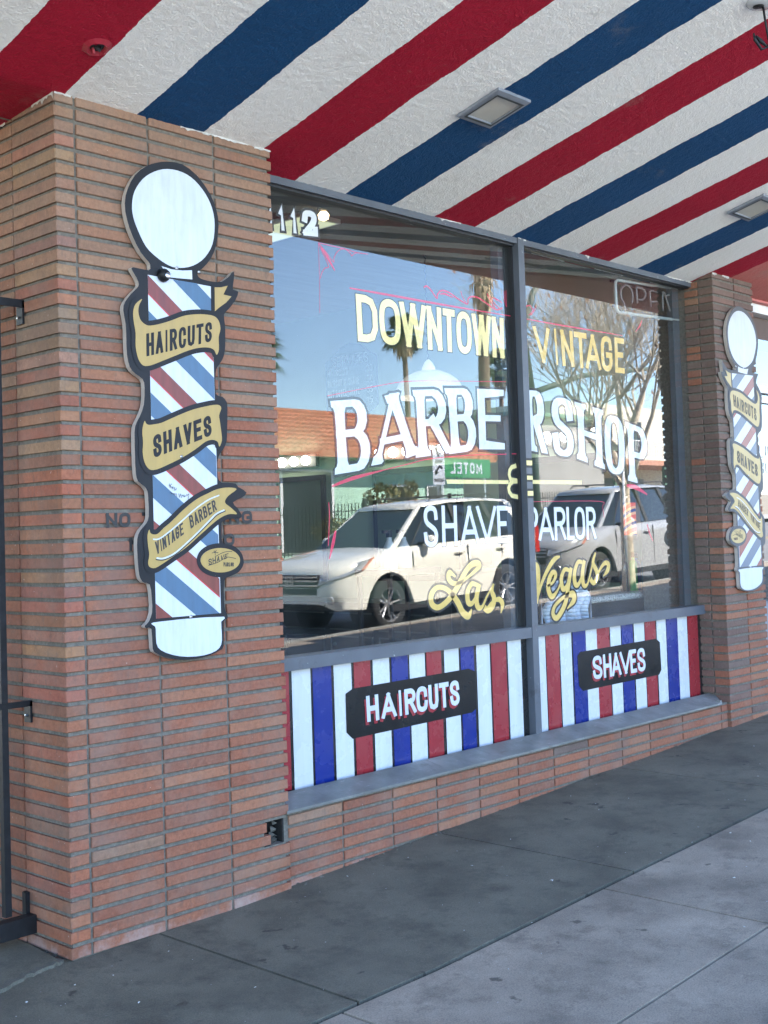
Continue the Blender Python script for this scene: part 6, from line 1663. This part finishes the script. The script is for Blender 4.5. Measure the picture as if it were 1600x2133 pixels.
grow(Vector((0, 0, -.05)), Vector((.01, 0, 1)), .10, 1.75, 0, gt)
t.scale = (1.1, 1.1, 1.22)
gt.build('trunk', t, True); gb.build('branches', t); gl.build('dry_leaves', t)
t = thing('tree_stake', 'thin pale stake beside the bare street tree', 'stake', (13.84, -5.62, gz(13.8)))
g = MB(); g.tube([(0, 0, 0), (0, 0, 2.0)], .02, M['l_white2'], 8); g.build('pole', t, True)
g = MB(); g.tube([(.0, 0, 1.6), (.11, -.16, 1.62), (.24, -.12, 1.62), (.17, .02, 1.6), (0, .025, 1.6)], .01, M['gasket'], 5); g.build('tie', t)

leafg = plain('shrub_green', (.07, .095, .03), .6, var=.5, nscale=3)
leafy = plain('shrub_olive', (.15, .14, .05), .7, var=.5, nscale=3)
def shrub(x, y, w, h, label, mat, n=900, zb=0.):
    rn = random.Random(int(x * 31))
    z0 = gz(x) - .05 + zb
    t = thing('shrub', label, 'shrub', (x, y, z0), 'shrubs in front of the motel')
    g = MB()
    for k in range(7): g.tube([(0, 0, 0), (rn.uniform(-.3, .3) * w, rn.uniform(-.3, .3), h * .7)], [.03, .008], branch_m, 4)
    g.build('stems', t)
    g = MB()
    cl = [(rn.uniform(-.45, .45) * w, rn.uniform(-.4, .4), h * rn.uniform(.25, .95), rn.uniform(.16, .34)) for _ in range(int(12 * w))]
    for k in range(n):
        c = rn.choice(cl); d = Vector((rn.gauss(0, 1), rn.gauss(0, 1), rn.gauss(0, 1))).normalized() * c[3] * rn.uniform(.5, 1.2)
        p = Vector(c[:3]) + d; a = Vector((rn.uniform(-1, 1), rn.uniform(-1, 1), rn.uniform(-1, 1))).normalized() * rn.uniform(.04, .10); b_ = a.orthogonal() * .5
        g.face([p - a, p + b_, p + a, p - b_], mat)
    g.build('foliage', t)
shrub(27.6, -22.3, 2.6, 2.0, 'leafy olive bush under the motel eave', leafy, 1500, .15)
shrub(23.4, -20.8, 2.2, 1.1, 'low dry bush at the near end of the fence', leafy, 700)
shrub(24.8, -21.2, 1.6, .9, 'low green bush beside the garage', leafg, 600)
shrub(34.0, -21.5, 2.2, 1.3, 'green bush at the far end of the fence', leafg, 700)
shrub(52, -33, 9, 5.0, 'broad green tree crown behind the balcony building', leafg, 2600)
# ---- building with a balcony behind the bare tree
zb_ = gz(44)
t = thing('balcony_building', 'grey two storey building with a railed balcony behind the bare tree', 'building', (44, -24.5, zb_))
grey = plain('grey_block', (.34, .33, .31), .9, var=.1, nscale=1.2); cream = plain('cream_wall', (.62, .58, .48), .9)
g = MB(); g.box((-6.5, -9, -.6), (-.2, 0, 4.4), grey); g.box((-.195, -9, -.6), (9, -2.2, 5.6), cream); g.build('wall', t)
g = MB(); g.box((-.19, -2.19, 2.55), (9, .4, 2.78), plain('balcony_edge', (.42, .2, .13), .8)); g.build('balcony_slab', t)
g = MB()
for z in (2.86, 3.62): g.box((-.15, .32, z), (9, .36, z + .04), M['l_white2'])
for k in range(62): g.box((-.15 + k * .148, .33, 2.9), (-.15 + k * .148 + .02, .35, 3.619), M['l_white2'])
g.build('balcony_railing', t)
for x in (.2, 4.5, 8.6):
    g = MB(); g.box((x - .07, .2, -.6), (x + .07, .34, 2.549), plain('post_green', (.06, .14, .09), .6)); g.build('post', t)
for x in (.8, 3.2, 5.9):
    g = MB(); g.box((x, -2.2, .1), (x + .95, -2.15, 2.1), dk); g.build('door', t)
    g = MB(); g.box((x, -2.2, 2.85), (x + .95, -2.15, 4.9), dk); g.build('door', t)
g = MB(); g.box((-6.8, -9.3, 4.4), (.1, .3, 4.55), plain('roof_edge', (.10, .2, .14), .7)); g.build('roof', t)
# long arm of a signal mast across the reflected sky
t = thing('signal_mast', 'dark green mast with a long arm across the reflected sky', 'mast', (24.0, -14.3, gz(24) - .1))
mg = plain('mast_green', (.05, .085, .065), .5)
g = MB(); g.tube([(0, 0, -.1), (0, 0, 4.3)], [.12, .10], mg, 12); g.build('pole', t, True)
g = MB(); g.tube([(0, 0, 4.25), (2.6, -.1, 4.9), (7.6, -.3, 5.55)], [.085, .075, .06], mg, 10); g.build('arm', t, True)
g = MB(); g.tube([(.0, 0, 4.3), (-.3, 0, 5.8), (.2, 0, 6.9), (1.2, 0, 7.9), (2.2, 0, 8.3)], [.09, .09, .085, .08, .06], mg, 8); g.build('lamp_bracket', t, True)
g = MB(); g.box((7.55, -.5, 5.42), (8.4, -.14, 5.6), mg); g.build('lamp_head', t)

# ---- the row of buildings going on up the street (its shade falls across the pavement)
t = thing('neighbour_building', 'plain stucco building next along the row past the barber shop', 'building', (24, 0, gz(9)))
g = MB(); g.box((-15, .42, -.6), (16, 9, 4.9), plain('neighbour_stucco', (.45, .40, .34), .9, bumpd=.002)); g.build('wall', t)
g = MB(); g.mesh([(-15, -2.15, 3.36), (16, -2.15, 3.36), (16, .42, 3.1), (-15, .42, 3.1), (-15, -2.15, 3.9), (16, -2.15, 3.9), (16, .419, 4.0), (-15, .419, 4.0)], [(0, 3, 2, 1), (0, 1, 5, 4), (4, 5, 6, 7), (0, 4, 7, 3), (1, 2, 6, 5)], put_fascia); g.build('canopy', t)
for k in range(7):
    g = MB(); g.box((-13.6 + k * 4, .36, .6), (-10.9 + k * 4, .419, 2.7), M['frame']); f_ = g.build('window', t)
    g = MB(); g.face([(-13.5 + k * 4, .355, .7), (-11.0 + k * 4, .355, .7), (-11.0 + k * 4, .355, 2.6), (-13.5 + k * 4, .355, 2.6)], M['car_glass']); o = g.build('pane', f_)
